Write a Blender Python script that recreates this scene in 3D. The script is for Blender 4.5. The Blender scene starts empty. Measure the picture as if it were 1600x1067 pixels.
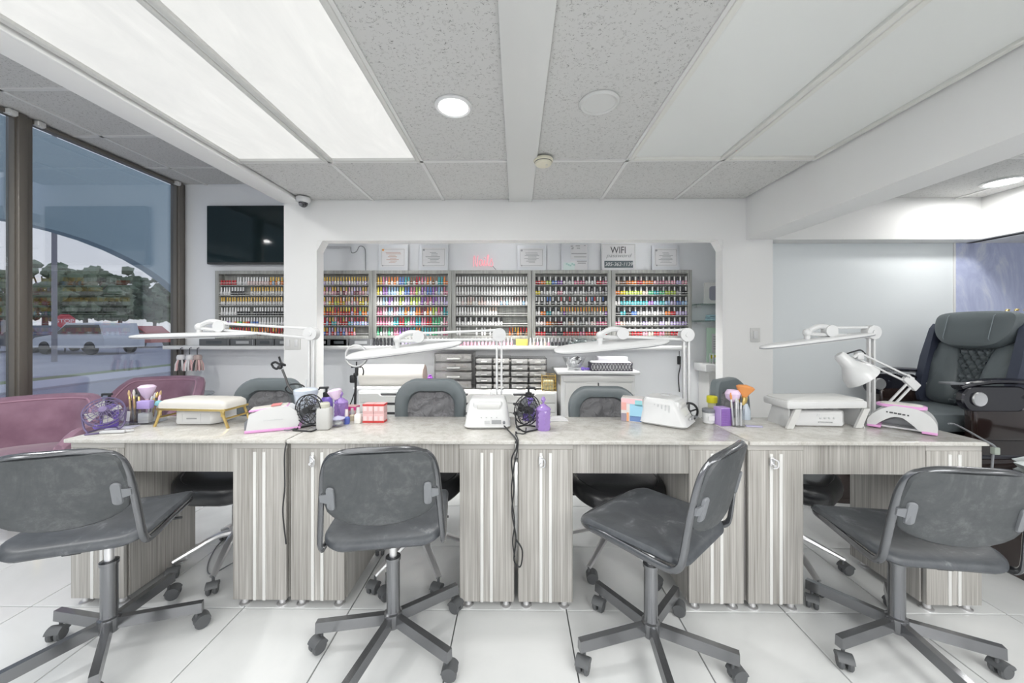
import bpy, bmesh, math, random
from math import sin, cos, pi, radians, sqrt, atan2
from mathutils import Vector, Matrix, Euler
random.seed(7)
SC = bpy.context.scene
COL = SC.collection

# ------------------------------------------------------------------ camera, sky, exposure
YAW = 0.011; FPX = 580.0; EYE = 1.25; HZ = 512.0
cam_d = bpy.data.cameras.new('camera'); cam = bpy.data.objects.new('camera', cam_d); COL.objects.link(cam)
cam.location = (0, 0, EYE); cam.rotation_euler = (pi/2, 0, YAW)
cam_d.sensor_width = 36; cam_d.lens = FPX/1600*36; cam_d.shift_y = (HZ-533.5)/1600
cam_d.clip_start = 0.05; cam_d.clip_end = 300
SC.camera = cam
SC.view_settings.view_transform = 'Standard'; SC.view_settings.look = 'None'
SC.view_settings.gamma = 1; SC.view_settings.use_curve_mapping = False
SC.view_settings.exposure = 0.68

wd = bpy.data.worlds.new('sky'); SC.world = wd; wd.use_nodes = True
nt = wd.node_tree; nt.nodes.clear()
wo = nt.nodes.new('ShaderNodeOutputWorld'); bg = nt.nodes.new('ShaderNodeBackground')
tc = nt.nodes.new('ShaderNodeTexCoord'); sx = nt.nodes.new('ShaderNodeSeparateXYZ'); rp = nt.nodes.new('ShaderNodeValToRGB')
nt.links.new(tc.outputs['Generated'], sx.inputs[0]); nt.links.new(sx.outputs['Z'], rp.inputs[0])
rp.color_ramp.elements[0].position = 0.0; rp.color_ramp.elements[0].color = (0.80, 0.785, 0.83, 1)
rp.color_ramp.elements[1].position = 0.75; rp.color_ramp.elements[1].color = (0.50, 0.58, 0.80, 1)
nt.links.new(rp.outputs[0], bg.inputs[0]); bg.inputs[1].default_value = .72
nt.links.new(bg.outputs[0], wo.inputs[0])

PANEL_GLOW = 0.41     # radiance of the lit ceiling diffusers
TUBE_W = 12.5         # watts of the tubes in each lit ceiling fixture
LAMP_W = 5.0          # watts of each recessed lamp

# ------------------------------------------------------------------ small view helpers (pixel of the photo -> place in the room)
_fw = Vector((-sin(YAW), cos(YAW), 0)); _rt = Vector((cos(YAW), sin(YAW), 0)); _up = Vector((0, 0, 1)); _C = Vector((0, 0, EYE))
def _ray(u, v): return _fw + _rt*((u-800)/FPX) + _up*((HZ-v)/FPX)
def at_y(u, v, y): d = _ray(u, v); return _C + d*(y/d.y)
def at_z(u, v, z): d = _ray(u, v); return _C + d*((z-EYE)/d.z)

# ------------------------------------------------------------------ materials
MATS = {}
def mat(name, color=(.8,.8,.8), rough=.5, metal=0, emit=None, es=1, alpha=None, coat=0, spec=None, trans=0, sheen=0):
    if name in MATS: return MATS[name]
    m = bpy.data.materials.new(name); m.use_nodes = True
    b = m.node_tree.nodes['Principled BSDF']
    b.inputs['Base Color'].default_value = (*color, 1); b.inputs['Roughness'].default_value = rough; b.inputs['Metallic'].default_value = metal
    if emit: b.inputs['Emission Color'].default_value = (*emit, 1); b.inputs['Emission Strength'].default_value = es
    if coat: b.inputs['Coat Weight'].default_value = coat; b.inputs['Coat Roughness'].default_value = .08
    if spec is not None: b.inputs['Specular IOR Level'].default_value = spec
    if trans: b.inputs['Transmission Weight'].default_value = trans
    if sheen: b.inputs['Sheen Weight'].default_value = sheen; b.inputs['Sheen Roughness'].default_value = .4
    if alpha is not None: b.inputs['Alpha'].default_value = alpha
    MATS[name] = m
    return m
class NT:
    def __init__(s, m): s.m = m; s.t = m.node_tree; s.b = s.t.nodes['Principled BSDF']
    def n(s, typ, **kw):
        x = s.t.nodes.new(typ)
        for k, v in kw.items(): setattr(x, k, v)
        return x
    def l(s, a, b): s.t.links.new(a, b)
    def coord(s, kind='Object', scale=(1,1,1)):
        mp = s.n('ShaderNodeMapping'); mp.inputs['Scale'].default_value = scale
        if kind == 'World': g = s.n('ShaderNodeNewGeometry'); s.l(g.outputs['Position'], mp.inputs[0])
        else: g = s.n('ShaderNodeTexCoord'); s.l(g.outputs[kind], mp.inputs[0])
        return mp.outputs[0]
    def noise(s, vec, scale=5, detail=3, rough=.5, dist=0):
        x = s.n('ShaderNodeTexNoise'); x.inputs['Scale'].default_value = scale; x.inputs['Detail'].default_value = detail
        x.inputs['Roughness'].default_value = rough; x.inputs['Distortion'].default_value = dist
        if vec: s.l(vec, x.inputs['Vector'])
        return x.outputs['Fac']
    def ramp(s, fac, stops):
        r = s.n('ShaderNodeValToRGB'); e = r.color_ramp.elements
        e[0].position, e[0].color = stops[0][0], (*stops[0][1], 1); e[1].position, e[1].color = stops[-1][0], (*stops[-1][1], 1)
        for p, c in stops[1:-1]:
            q = e.new(p); q.color = (*c, 1)
        s.l(fac, r.inputs[0]); return r.outputs[0]
    def math(s, op, a, b=None):
        x = s.n('ShaderNodeMath', operation=op)
        for i, v in enumerate((a, b)):
            if v is None: continue
            if isinstance(v, (int, float)): x.inputs[i].default_value = v
            else: s.l(v, x.inputs[i])
        return x.outputs[0]
    def col(s, c): s.l(c, s.b.inputs['Base Color'])
    def bump(s, h, strength=.2, dist=.01):
        x = s.n('ShaderNodeBump'); x.inputs['Strength'].default_value = strength; x.inputs['Distance'].default_value = dist
        s.l(h, x.inputs['Height']); s.l(x.outputs[0], s.b.inputs['Normal'])

def g(v): return (v, v, v)
WALL = mat('white_wall_paint', (.84,.84,.83), .55)
t = NT(WALL); t.bump(t.noise(t.coord('World'), 90, 3), .06, .004)
WALLB = mat('cool_white_wall_paint', (.84,.855,.875), .5)
WALLP = mat('pale_blue_wall_paint', (.79,.83,.845), .4)
PURPLE = mat('lavender_polished_plaster', (.45,.45,.70), .3)
t = NT(PURPLE); v = t.coord('World', (1,1,.6)); n1 = t.noise(v, 3.2, 6, .62, 2.6)
t.col(t.ramp(n1, [(.25,(.42,.46,.68)), (.5,(.56,.61,.82)), (.75,(.82,.85,.94))]))
FLOOR = mat('white_porcelain_tile', (.82,.83,.83), .16)
t = NT(FLOOR); n1 = t.noise(t.coord('World'), 1.6, 6, .6, 1.2); t.col(t.ramp(n1, [(.3,(.66,.675,.675)), (.6,(.725,.735,.735)), (.8,(.77,.78,.775))]))
GROUT = mat('dark_grey_grout', (.16,.17,.17), .9)
ACOU = mat('fissured_acoustic_tile', (.7,.7,.69), .9)
t = NT(ACOU); v = t.coord('World', (1,2.0,1)); a = t.noise(v, 62, 1, .4, 1.2); b = t.noise(t.coord('World'), 70, 1)
band = t.math('LESS_THAN', t.math('ABSOLUTE', t.math('SUBTRACT', a, .5)), .024); cut = t.math('GREATER_THAN', b, .56)
f = t.math('MULTIPLY', band, cut); t.col(t.ramp(f, [(0,(.575,.575,.565)), (1,(.22,.22,.215))]))
t.bump(t.math('SUBTRACT', 1.0, f), .15, .002)
TBAR = mat('white_ceiling_bar', (.68,.68,.67), .45)
WOOD = mat('grey_striped_laminate', (.5,.47,.44), .45)
t = NT(WOOD); v = t.coord('World', (1,1,.012)); n1 = t.noise(v, 150, 3, .7); n2 = t.noise(t.coord('World', (1,1,.05)), 16, 2)
n3 = t.math('ADD', t.math('MULTIPLY', n1, .72), t.math('MULTIPLY', n2, .28))
t.col(t.ramp(n3, [(.30,(.21,.20,.18)), (.45,(.365,.35,.325)), (.56,(.46,.445,.42)), (.70,(.64,.63,.60))]))
RACKW = mat('grey_oak_rack_laminate', (.42,.42,.4), .5)
t = NT(RACKW); n1 = t.noise(t.coord('World', (1,1,.06)), 60, 3); t.col(t.ramp(n1, [(.3,(.27,.275,.26)), (.7,(.43,.435,.41))]))
TOP = mat('cream_quartz_worktop', (.82,.80,.76), .2)
t = NT(TOP); n1 = t.noise(t.coord('World', (1,1,1)), 22, 6, .7, .6); n2 = t.noise(t.coord('World'), 160, 2)
t.col(t.ramp(t.math('ADD', t.math('MULTIPLY', n1, .7), t.math('MULTIPLY', n2, .3)), [(.36,(.47,.45,.41)), (.5,(.575,.56,.525)), (.64,(.65,.64,.61))]))
CHROME = mat('chrome', (.80,.80,.81), .28, .75)
STEEL = mat('brushed_strip', (.76,.76,.74), .35, .1)
GUN = mat('gunmetal_paint', (.22,.225,.235), .2, .75)
VINYL = mat('worn_grey_vinyl', (.075,.08,.085), .5)
t = NT(VINYL); n1 = t.noise(t.coord('Object'), 6, 7, .72, .8); n2 = t.noise(t.coord('Object'), 40, 4, .7)
mx = t.math('ADD', t.math('MULTIPLY', n1, .75), t.math('MULTIPLY', n2, .25))
t.col(t.ramp(mx, [(.38,(.056,.062,.066)), (.52,(.075,.081,.086)), (.62,(.12,.126,.13)), (.72,(.32,.33,.33))])); t.bump(n2, .12, .003)
SEATV = mat('grey_vinyl_seat', (.12,.13,.14), .42)
t = NT(SEATV); n1 = t.noise(t.coord('Object'), 9, 6, .7, .5); t.col(t.ramp(n1, [(.4,(.060,.066,.074)), (.58,(.083,.09,.10)), (.68,(.19,.20,.21))]))
t.bump(t.noise(t.coord('Object'), 120, 2), .1, .002)
GREYP = mat('mid_grey_plastic', (.20,.21,.225), .45)
BLACKP = mat('black_plastic', (.025,.026,.028), .4)
BLACKL = mat('black_leather', (.02,.021,.023), .28)
t = NT(BLACKL); t.bump(t.noise(t.coord('Object'), 90, 3), .15, .003)
SLATE = mat('slate_leather', (.15,.175,.185), .38)
t = NT(SLATE); t.bump(t.noise(t.coord('Object'), 30, 4), .1, .004)
MESHG = mat('grey_mesh_fabric', (.20,.20,.21), .75)
t = NT(MESHG); t.bump(t.noise(t.coord('Object', (1,1,1)), 14, 2, .5, 1.5), .7, .03)
CASTG = mat('caster_grey', (.10,.105,.11), .5)
WHITEP = mat('white_plastic', (.68,.685,.685), .3, coat=.2)
IVORY = mat('ivory_plastic', (.80,.79,.72), .4)
OFFW = mat('off_white_plastic', (.65,.65,.635), .38)
LITEG = mat('light_grey_plastic', (.60,.61,.62), .4)
PINKP = mat('pink_plastic', (.74,.36,.66), .35)
PINKV = mat('pink_velvet', (.30,.16,.22), .75, sheen=.35)
t = NT(PINKV); n1 = t.noise(t.coord('Object'), 7, 4); t.col(t.ramp(n1, [(.35,(.215,.115,.165)), (.7,(.30,.175,.235))]))
GOLD = mat('gold_metal', (.80,.60,.24), .28, 1)
CREAML = mat('cream_leather', (.66,.64,.595), .35)
MILK = mat('milky_white_plastic', (.56,.56,.545), .45)
PURP = mat('purple_plastic', (.20,.13,.52), .3)
LILAC = mat('lilac_glass', (.34,.22,.54), .12, coat=.4)
LILACB = mat('lilac_bristle', (.76,.60,.78), .9)
PINKB = mat('pink_bristle', (.80,.58,.70), .9)
VIOLET = mat('violet_plastic', (.42,.10,.62), .25)
RED = mat('red_print', (.62,.05,.05), .4)
ROSE = mat('rose_carton', (.78,.50,.50), .5)
HOTP = mat('hot_pink_print', (.80,.08,.32), .4)
BLUE = mat('blue_glass', (.10,.14,.50), .2)
YELLOW = mat('yellow_cap', (.78,.72,.03), .35)
ORANGEB = mat('orange_bristle', (.72,.30,.10), .9)
TANW = mat('tan_wood', (.55,.38,.20), .5)
TV = mat('black_screen', (.012,.022,.024), .06)
TVF = mat('tv_frame', (.05,.05,.05), .3)
DARKBOX = mat('dark_grey_box', (.11,.115,.12), .5)
INK = mat('dark_ink', (.08,.08,.085), .7)
INKG = mat('grey_ink', (.36,.37,.38), .7)
PAPER = mat('white_paper', (.74,.74,.75), .6)
TEAL = mat('teal_print', (.40,.62,.58), .6)
SLATEP = mat('slate_sign_panel', (.10,.13,.14), .6)
ALU = mat('bronze_window_frame', (.17,.155,.135), .42, .3)
BROWN = mat('dark_brown_gloss', (.03,.018,.016), .12, coat=.5)
GLOSSB = mat('black_gloss', (.018,.018,.026), .12, coat=.5)
NAVY = mat('navy_leather', (.055,.065,.10), .4)
FABBLK = mat('black_lattice', (.07,.065,.085), .5)
GLOWP = mat('lit_diffuser', (.3,.3,.29), .5, emit=(1,.995,.965), es=PANEL_GLOW)
t = NT(GLOWP); n1 = t.noise(t.coord('World', (1.4,.5,1)), 2.2, 6, .65, 2.0)
t.l(t.ramp(n1, [(.3,(.88,.885,.87)), (.55,(1,1,.975)), (.7,(1.1,1.1,1.07))]), t.b.inputs['Emission Color'])
GLOWD = mat('lit_downlight', (.9,.9,.9), .5, emit=(1,1,1), es=6)
DIFF = mat('unlit_diffuser', (.74,.755,.74), .35)
NEON = mat('pink_neon', (.8,.42,.46), .4, emit=(.9,.36,.42), es=.32)
SKIRT = mat('baseboard_white', (.80,.80,.80), .4)
def glass_mat(name, tint=(1,1,1), ior=1.5, rough=.0, boost=0.0):
    m = bpy.data.materials.new(name); m.use_nodes = True; nt = m.node_tree; nt.nodes.clear()
    o = nt.nodes.new('ShaderNodeOutputMaterial'); mx = nt.nodes.new('ShaderNodeMixShader'); fr = nt.nodes.new('ShaderNodeFresnel')
    tr = nt.nodes.new('ShaderNodeBsdfTransparent'); gl = nt.nodes.new('ShaderNodeBsdfGlossy'); ad = nt.nodes.new('ShaderNodeMath'); ad.operation = 'ADD'; ad.use_clamp = True
    ge = nt.nodes.new('ShaderNodeNewGeometry'); mr = nt.nodes.new('ShaderNodeMapRange'); mr.inputs['To Min'].default_value = ior; mr.inputs['To Max'].default_value = 1/ior
    nt.links.new(ge.outputs['Backfacing'], mr.inputs['Value']); nt.links.new(mr.outputs[0], fr.inputs[0]); tr.inputs[0].default_value = (*tint, 1); gl.inputs['Roughness'].default_value = rough; ad.inputs[1].default_value = boost
    nt.links.new(fr.outputs[0], ad.inputs[0]); nt.links.new(ad.outputs[0], mx.inputs[0]); nt.links.new(tr.outputs[0], mx.inputs[1]); nt.links.new(gl.outputs[0], mx.inputs[2]); nt.links.new(mx.outputs[0], o.inputs[0])
    MATS[name] = m; return m
PANE = glass_mat('window_glass', (.93,.96,.97), 1.5, 0, .12)
ACRYL = glass_mat('clear_acrylic', (.97,.975,.98), 1.45, .05, .05)
SHELFG = glass_mat('green_edge_glass', (.72,.84,.80), 1.5, .02, .08)
FILM = glass_mat('clear_plastic_film', (.80,.86,.86), 1.5, .15, .22)
LILACT = glass_mat('lilac_clear_glass', (.72,.60,.86), 1.45, .05, .1)
GREYT = glass_mat('smoked_clear_plastic', (.97,.965,.96), 1.45, .1, .05)

# ------------------------------------------------------------------ mesh builder
def crom(pts, n=6, closed=False):
    P = [Vector(p) for p in pts]; out = []; m = len(P)
    rng = range(m) if closed else range(m-1)
    for i in rng:
        p0 = P[(i-1) % m] if (closed or i > 0) else P[i]*2-P[i+1]
        p1 = P[i]; p2 = P[(i+1) % m]
        p3 = P[(i+2) % m] if (closed or i+2 < m) else P[i+1]*2-P[i]
        for k in range(n):
            t = k/n
            out.append(.5*((2*p1)+(p2-p0)*t+(2*p0-5*p1+4*p2-p3)*t*t+(3*p1-p0-3*p2+p3)*t**3))
    if not closed: out.append(P[-1])
    return out
def rrect(w, h, r, n=5):
    pts = []
    for cx, cy, a0 in ((w/2-r, h/2-r, 0), (-w/2+r, h/2-r, pi/2), (-w/2+r, -h/2+r, pi), (w/2-r, -h/2+r, 1.5*pi)):
        for k in range(n+1):
            a = a0+pi/2*k/n; pts.append((cx+r*cos(a), cy+r*sin(a)))
    return pts
I4 = Matrix.Identity(4)
def T(x=0, y=0, z=0, rx=0, ry=0, rz=0): return Matrix.Translation((x, y, z)) @ Euler((rx, ry, rz)).to_matrix().to_4x4()
class MB:
    def __init__(s): s.v = []; s.f = []; s.mi = []; s.m = 0
    def add(s, vs, fs, M=None):
        o = len(s.v)
        s.v += [tuple(M @ Vector(p)) if M is not None else tuple(p) for p in vs]
        s.f += [tuple(i+o for i in q) for q in fs]; s.mi += [s.m]*len(fs); return s
    def box(s, c, d, M=None, bev=0):
        x, y, z = d[0]/2, d[1]/2, d[2]/2
        if bev <= 0:
            vs = [(c[0]+i*x, c[1]+j*y, c[2]+k*z) for i in (-1,1) for j in (-1,1) for k in (-1,1)]
            return s.add(vs, [(0,1,3,2),(4,6,7,5),(0,4,5,1),(2,3,7,6),(0,2,6,4),(1,5,7,3)], M)
        b = min(bev, x*.98, y*.98, z*.98)
        n = 3; ring = []
        prof = [(b*(1-sin(pi/2*k/2)), -z+b*(1-cos(pi/2*k/2))) for k in range(3)]
        prof += [(i, -zz) for i, zz in reversed(prof)]
        vs = []; fs = []
        for ins, zz in prof:
            rr = rrect(2*(x-ins), 2*(y-ins), max(b-ins, 1e-4)+0*ins, n)
            vs += [(c[0]+p[0], c[1]+p[1], c[2]+zz) for p in rr]
        m = 4*(n+1); L = len(prof)
        for i in range(L-1):
            for k in range(m): fs.append((i*m+k, i*m+(k+1) % m, (i+1)*m+(k+1) % m, (i+1)*m+k))
        fs.append(tuple(range(m-1, -1, -1))); fs.append(tuple((L-1)*m+k for k in range(m)))
        return s.add(vs, fs, M)
    def lathe(s, prof, n=16, M=None, c=(0,0,0)):
        vs = []; fs = []
        for r, z in prof:
            for k in range(n):
                a = 2*pi*k/n; vs.append((c[0]+r*cos(a), c[1]+r*sin(a), c[2]+z))
        for i in range(len(prof)-1):
            for k in range(n): fs.append((i*n+k, i*n+(k+1) % n, (i+1)*n+(k+1) % n, (i+1)*n+k))
        fs.append(tuple(range(n-1, -1, -1))); fs.append(tuple((len(prof)-1)*n+k for k in range(n)))
        return s.add(vs, fs, M)
    def cyl(s, p0, p1, r0, r1=None, n=12):
        p0 = Vector(p0); p1 = Vector(p1); d = p1-p0
        q = d.to_track_quat('Z', 'Y').to_matrix().to_4x4(); M = Matrix.Translation(p0) @ q
        return s.lathe([(r0, 0), (r0 if r1 is None else r1, d.length)], n, M)
    def tube(s, pts, r, n=8, closed=False, flat=1.0, up=None):
        P = [Vector(p) for p in pts]; m = len(P); vs = []; fs = []; prev = None
        for i in range(m):
            if closed: tg = P[(i+1) % m]-P[(i-1) % m]
            else: tg = P[min(i+1, m-1)]-P[max(i-1, 0)]
            tg.normalize()
            if up is not None: a = Vector(up[i] if isinstance(up, list) else up)
            else: a = prev if prev is not None else (Vector((0,0,1)) if abs(tg.z) < .9 else Vector((1,0,0)))
            a = a-tg*a.dot(tg)
            if a.length < 1e-6: a = tg.orthogonal()
            a.normalize(); prev = a; b = tg.cross(a)
            rr = r[i] if isinstance(r, (list, tuple)) else r
            for k in range(n):
                t = 2*pi*k/n; vs.append(P[i]+a*(rr*flat*cos(t))+b*(rr*sin(t)))
        for i in range(m if closed else m-1):
            j = (i+1) % m
            for k in range(n): fs.append((i*n+k, i*n+(k+1) % n, j*n+(k+1) % n, j*n+k))
        if not closed: fs.append(tuple(range(n-1, -1, -1))); fs.append(tuple((m-1)*n+k for k in range(n)))
        return s.add(vs, fs)
    def prism(s, poly, z0, z1, M=None):
        n = len(poly); vs = [(p[0], p[1], z0) for p in poly]+[(p[0], p[1], z1) for p in poly]
        fs = [tuple(range(n-1, -1, -1)), tuple(range(n, 2*n))]+[(k, (k+1) % n, n+(k+1) % n, n+k) for k in range(n)]
        return s.add(vs, fs, M)
    def pad(s, out, prof, fn=None, M=None):
        """rings of an outline scaled about its centre: prof = [(scale, z)...], ends close to a point when the scale is 0"""
        vs = []; fs = []; n = len(out); rings = []
        cx = sum(p[0] for p in out)/n; cy = sum(p[1] for p in out)/n
        for sc, z in prof:
            if sc <= 0:
                q = (cx, cy, z); rings.append([len(vs)]); vs.append(q)
            else:
                rings.append(list(range(len(vs), len(vs)+n)))
                vs += [(cx+(p[0]-cx)*sc, cy+(p[1]-cy)*sc, z) for p in out]
        if fn: vs = [fn(*q) for q in vs]
        for A, B in zip(rings, rings[1:]):
            if len(A) == 1: fs += [(A[0], B[(k+1) % n], B[k]) for k in range(n)]
            elif len(B) == 1: fs += [(A[k], A[(k+1) % n], B[0]) for k in range(n)]
            else: fs += [(A[k], A[(k+1) % n], B[(k+1) % n], B[k]) for k in range(n)]
        return s.add(vs, fs, M)
    def ball(s, c, r, n=14, M=None):
        if not isinstance(r, (tuple, list)): r = (r, r, r)
        L = max(4, n//2); vs = []; fs = []
        for i in range(L+1):
            ph = pi*i/L
            for k in range(n):
                a = 2*pi*k/n; rr = max(sin(ph), 1e-4); vs.append((c[0]+r[0]*rr*cos(a), c[1]+r[1]*rr*sin(a), c[2]-r[2]*cos(ph)))
        for i in range(L):
            for k in range(n): fs.append((i*n+k, i*n+(k+1) % n, (i+1)*n+(k+1) % n, (i+1)*n+k))
        return s.add(vs, fs, M)
    def mesh(s, name, mats, sharp=38):
        me = bpy.data.meshes.new(name); me.from_pydata(s.v, [], s.f); me.update()
        if not isinstance(mats, (list, tuple)): mats = [mats]
        for m in mats: me.materials.append(m)
        me.polygons.foreach_set('material_index', s.mi)
        bm = bmesh.new(); bm.from_mesh(me); bmesh.ops.recalc_face_normals(bm, faces=bm.faces); bm.to_mesh(me); bm.free()
        me.polygons.foreach_set('use_smooth', [True]*len(me.polygons)); me.set_sharp_from_angle(angle=radians(sharp))
        return me
    def build(s, name, mats, parent=None, loc=(0,0,0), rot=(0,0,0), label=None):
        o = bpy.data.objects.new(name, s.mesh(name, mats)); COL.objects.link(o)
        o.location = loc; o.rotation_euler = rot
        if parent: o.parent = parent
        if label: o['label'] = label
        return o
def tag(o, label, cat, group=None):
    o['label'] = label; o['category'] = cat
    if group: o['group'] = group
    return o
def thing(name, label, cat, loc=(0,0,0), rz=0, group=None, rot=None):
    o = bpy.data.objects.new(name, None); COL.objects.link(o); o.empty_display_size = .05
    o.location = loc; o.rotation_euler = rot or (0, 0, rz)
    return tag(o, label, cat, group)
def struct(mb, name, mats, parent=None, loc=(0,0,0)):
    o = mb.build(name, mats, parent, loc); o['kind'] = 'structure'; return o
def linked(name, me, parent=None, loc=(0,0,0), rot=(0,0,0), scale=None):
    o = bpy.data.objects.new(name, me); COL.objects.link(o); o.location = loc; o.rotation_euler = rot
    if scale: o.scale = scale
    if parent: o.parent = parent
    return o
def copy_tree(root, loc, rz, label, group=None, rot=None):
    r = root.copy(); COL.objects.link(r); r.location = loc; r.rotation_euler = rot or (0, 0, rz); r['label'] = label
    if group: r['group'] = group
    for ch in list(root.children):
        c = ch.copy(); COL.objects.link(c); c.parent = r
        for gch in list(ch.children):
            d = gch.copy(); COL.objects.link(d); d.parent = c
    return r
def text_mesh(body, size, depth=.0012, sx=1.0, align='CENTER', shear=0, space=1.0, font_off=0):
    cu = bpy.data.curves.new('lettering', 'FONT'); cu.body = body; cu.size = size; cu.extrude = depth; cu.align_x = align; cu.align_y = 'CENTER'
    cu.shear = shear; cu.space_character = space; cu.offset = font_off
    o = bpy.data.objects.new('lettering', cu); me = bpy.data.meshes.new_from_object(o); bpy.data.objects.remove(o); bpy.data.curves.remove(cu)
    if sx != 1: me.transform(Matrix.Diagonal((sx, 1, 1, 1)))
    return me
def lettering(body, size, m, parent, loc, rot=(pi/2,0,0), name='lettering', **kw):
    me = text_mesh(body, size, **kw); me.materials.clear(); me.materials.append(m)
    return linked(name, me, parent, loc, rot)
# ------------------------------------------------------------------ the room
ZC = 2.40; ZL = 2.82; YH = 3.35; YW = 4.05; XL = -3.67; ZH = 2.04
# floor: recessed grout bed + single tiles
m = MB(); m.box((.9, -.6, -.06), (9.4, 9.8, .1)); FL = struct(m, 'floor', GROUT)
tp = .48; joint = .005; full = None
def tile_mesh(w, d):
    q = MB(); b = .0015
    q.pad([(-w/2,-d/2),(w/2,-d/2),(w/2,d/2),(-w/2,d/2)], [(1, -.010), (1, -b), (1-2*b/w, 0)]); q.f.append((8,9,10,11)); q.mi.append(0)
    return q.mesh('tile', FLOOR)
tmesh = tile_mesh(tp-joint, tp-joint)
x0 = .223-tp*9; y0 = 1.642-tp*7
for i in range(19):
    for j in range(14):
        xa, ya = x0+i*tp, y0+j*tp
        xb, yb = min(xa+tp, 5.5), min(ya+tp, 4.18); xa = max(xa, -3.72); ya = max(ya, -2.2)
        if xb-xa < .03 or yb-ya < .03: continue
        whole = abs(xb-xa-tp) < 1e-4 and abs(yb-ya-tp) < 1e-4
        me = tmesh if whole else tile_mesh(xb-xa-joint, yb-ya-joint)
        linked('tile', me, FL, ((xa+xb)/2, (ya+yb)/2, 0))

m = MB(); m.box((.9, -3.52, -.006), (9.2, 2.63, .012)); struct(m, 'floor', FLOOR)
# main ceiling (between the trim strip on the left and the beam on the right)
m = MB(); m.box((-.035, -.625, ZC+.10), (4.19, 7.95, .10)); CE = struct(m, 'ceiling', TBAR)
m = MB(); m.box((3.9, -.625, ZC+.10), (3.2, 7.95, .10)); CR = struct(m, 'ceiling', TBAR)
m = MB(); m.box((-2.92, -.27, ZL+.10), (1.58, 8.66, .10)); CL = struct(m, 'ceiling', TBAR)
Yp = 2.565
colx = [(-1.94,-1.295), (-1.295,-.655), (-.655,-.05), (.127,.765), (.765,1.42), (1.42,2.05)]
ysplit = [-2.1, .125, Yp, 3.35]
def ceil_tile(x0, x1, y0, y1, z, parent, m_=ACOU):
    q = MB(); q.box((0,0,.012), (x1-x0-.024, y1-y0-.024, .024)); q.build('ceiling_tile', m_, parent, ((x0+x1)/2, (y0+y1)/2, z+.006))
def bars(name, segs, z, parent, w=.024):
    q = MB()
    for (xa, ya, xb, yb) in segs:
        if abs(xa-xb) < 1e-6: q.box((xa, (ya+yb)/2, z+.003), (w, abs(yb-ya), .010))
        else: q.box(((xa+xb)/2, ya, z+.003), (abs(xb-xa), w, .010))
    o = q.build(name, TBAR, parent); return o
for x0_, x1_ in colx:
    ceil_tile(x0_, x1_, Yp, 3.35, ZC, CE)
for c in (2, 3):
    ceil_tile(*colx[c], .125, Yp, ZC, CE); ceil_tile(*colx[c], -2.1, .125, ZC, CE); ceil_tile(*colx[c], -4.6, -2.1, ZC, CE)
segs = []
for x in (-1.295, -.655, .765, 1.42): segs.append((x, -4.6, x, 3.35))
for y in (-2.1, .125, Yp): segs += [(-1.94, y, -.05, y), (.127, y, 2.05, y)]
bars('ceiling_grid', segs, ZC, CE)
def ceiling_light(x0, x1, y0, y1, z, lit, label, inset=.03, tube=None):
    tube = tube if tube else (.34 if y0 > .1 else (.32 if x0 < 0 else 1.3) if y0 > -2.2 else (2.2 if x0 < 0 else 3.4))   # visible row dimmed, added unseen rows boosted to light the walls
    t_ = thing('ceiling_light', label, 'light', ((x0+x1)/2, (y0+y1)/2, z), group=None)
    w, d = x1-x0, y1-y0; fr = MB()
    def bar(cx, cy, sx_, sy_): fr.box((cx, cy, .004), (sx_, sy_, .026), bev=.006)
    bar(-w/2+inset/2, 0, inset, d); bar(w/2-inset/2, 0, inset, d); bar(0, -d/2+inset/2, w-2*inset, inset); bar(0, d/2-inset/2, w-2*inset, inset)
    fr.build('frame', mat('light_frame', (.62,.62,.60), .45) if lit else mat('light_frame_cream', (.70,.70,.66), .45), t_)
    q = MB(); q.box((0,0,.012), (w-2*inset+.01, d-2*inset+.01, .008)); q.build('diffuser', GLOWP if lit else DIFF, t_)
    if lit:
        la = bpy.data.lights.new('tube_lamp', 'AREA'); la.shape = 'RECTANGLE'; la.size = w-2*inset; la.size_y = d-2*inset; la.energy = TUBE_W*w*d/1.5*tube; la.color = (1,.995,.97)
        lo = bpy.data.objects.new('tube_lamp', la); COL.objects.link(lo); lo.location = ((x0+x1)/2, (y0+y1)/2, z-.012)
    return t_
for k, (ya, yb) in enumerate(((.125, Yp), (-2.1, .125), (-4.55, -2.1))):
    far = k == 0; W_ = 'over the entrance' if k == 1 else 'at the shopfront'  # rows after the first are unseen fixtures, added as fill light
    ceiling_light(colx[0][0]+.012, colx[0][1]-.005, ya+.012, yb-.012, ZC, True, 'long lit ceiling diffuser next to the white trim strip above the window side' if far else 'added unseen lit ceiling diffuser %s, window side' % W_)
    ceiling_light(colx[1][0]+.005, colx[1][1]-.005, ya+.012, yb-.012, ZC, True, 'long glowing marbled ceiling diffuser beside the acoustic tile with the lit downlight' if far else 'added unseen lit ceiling diffuser %s, middle row' % W_)
    ceiling_light(colx[4][0]+.005, colx[4][1]-.005, ya+.012, yb-.012, ZC, not far, 'long unlit ceiling diffuser beside the tile with the unlit round lamp' if far else 'added unseen lit ceiling diffuser %s, inner row on the beam side' % W_)
    ceiling_light(colx[5][0]+.005, colx[5][1]-.004, ya+.012, yb-.012, ZC, not far, 'long unlit ceiling diffuser along the dropped beam' if far else 'added unseen lit ceiling diffuser %s, along the beam' % W_)
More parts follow.
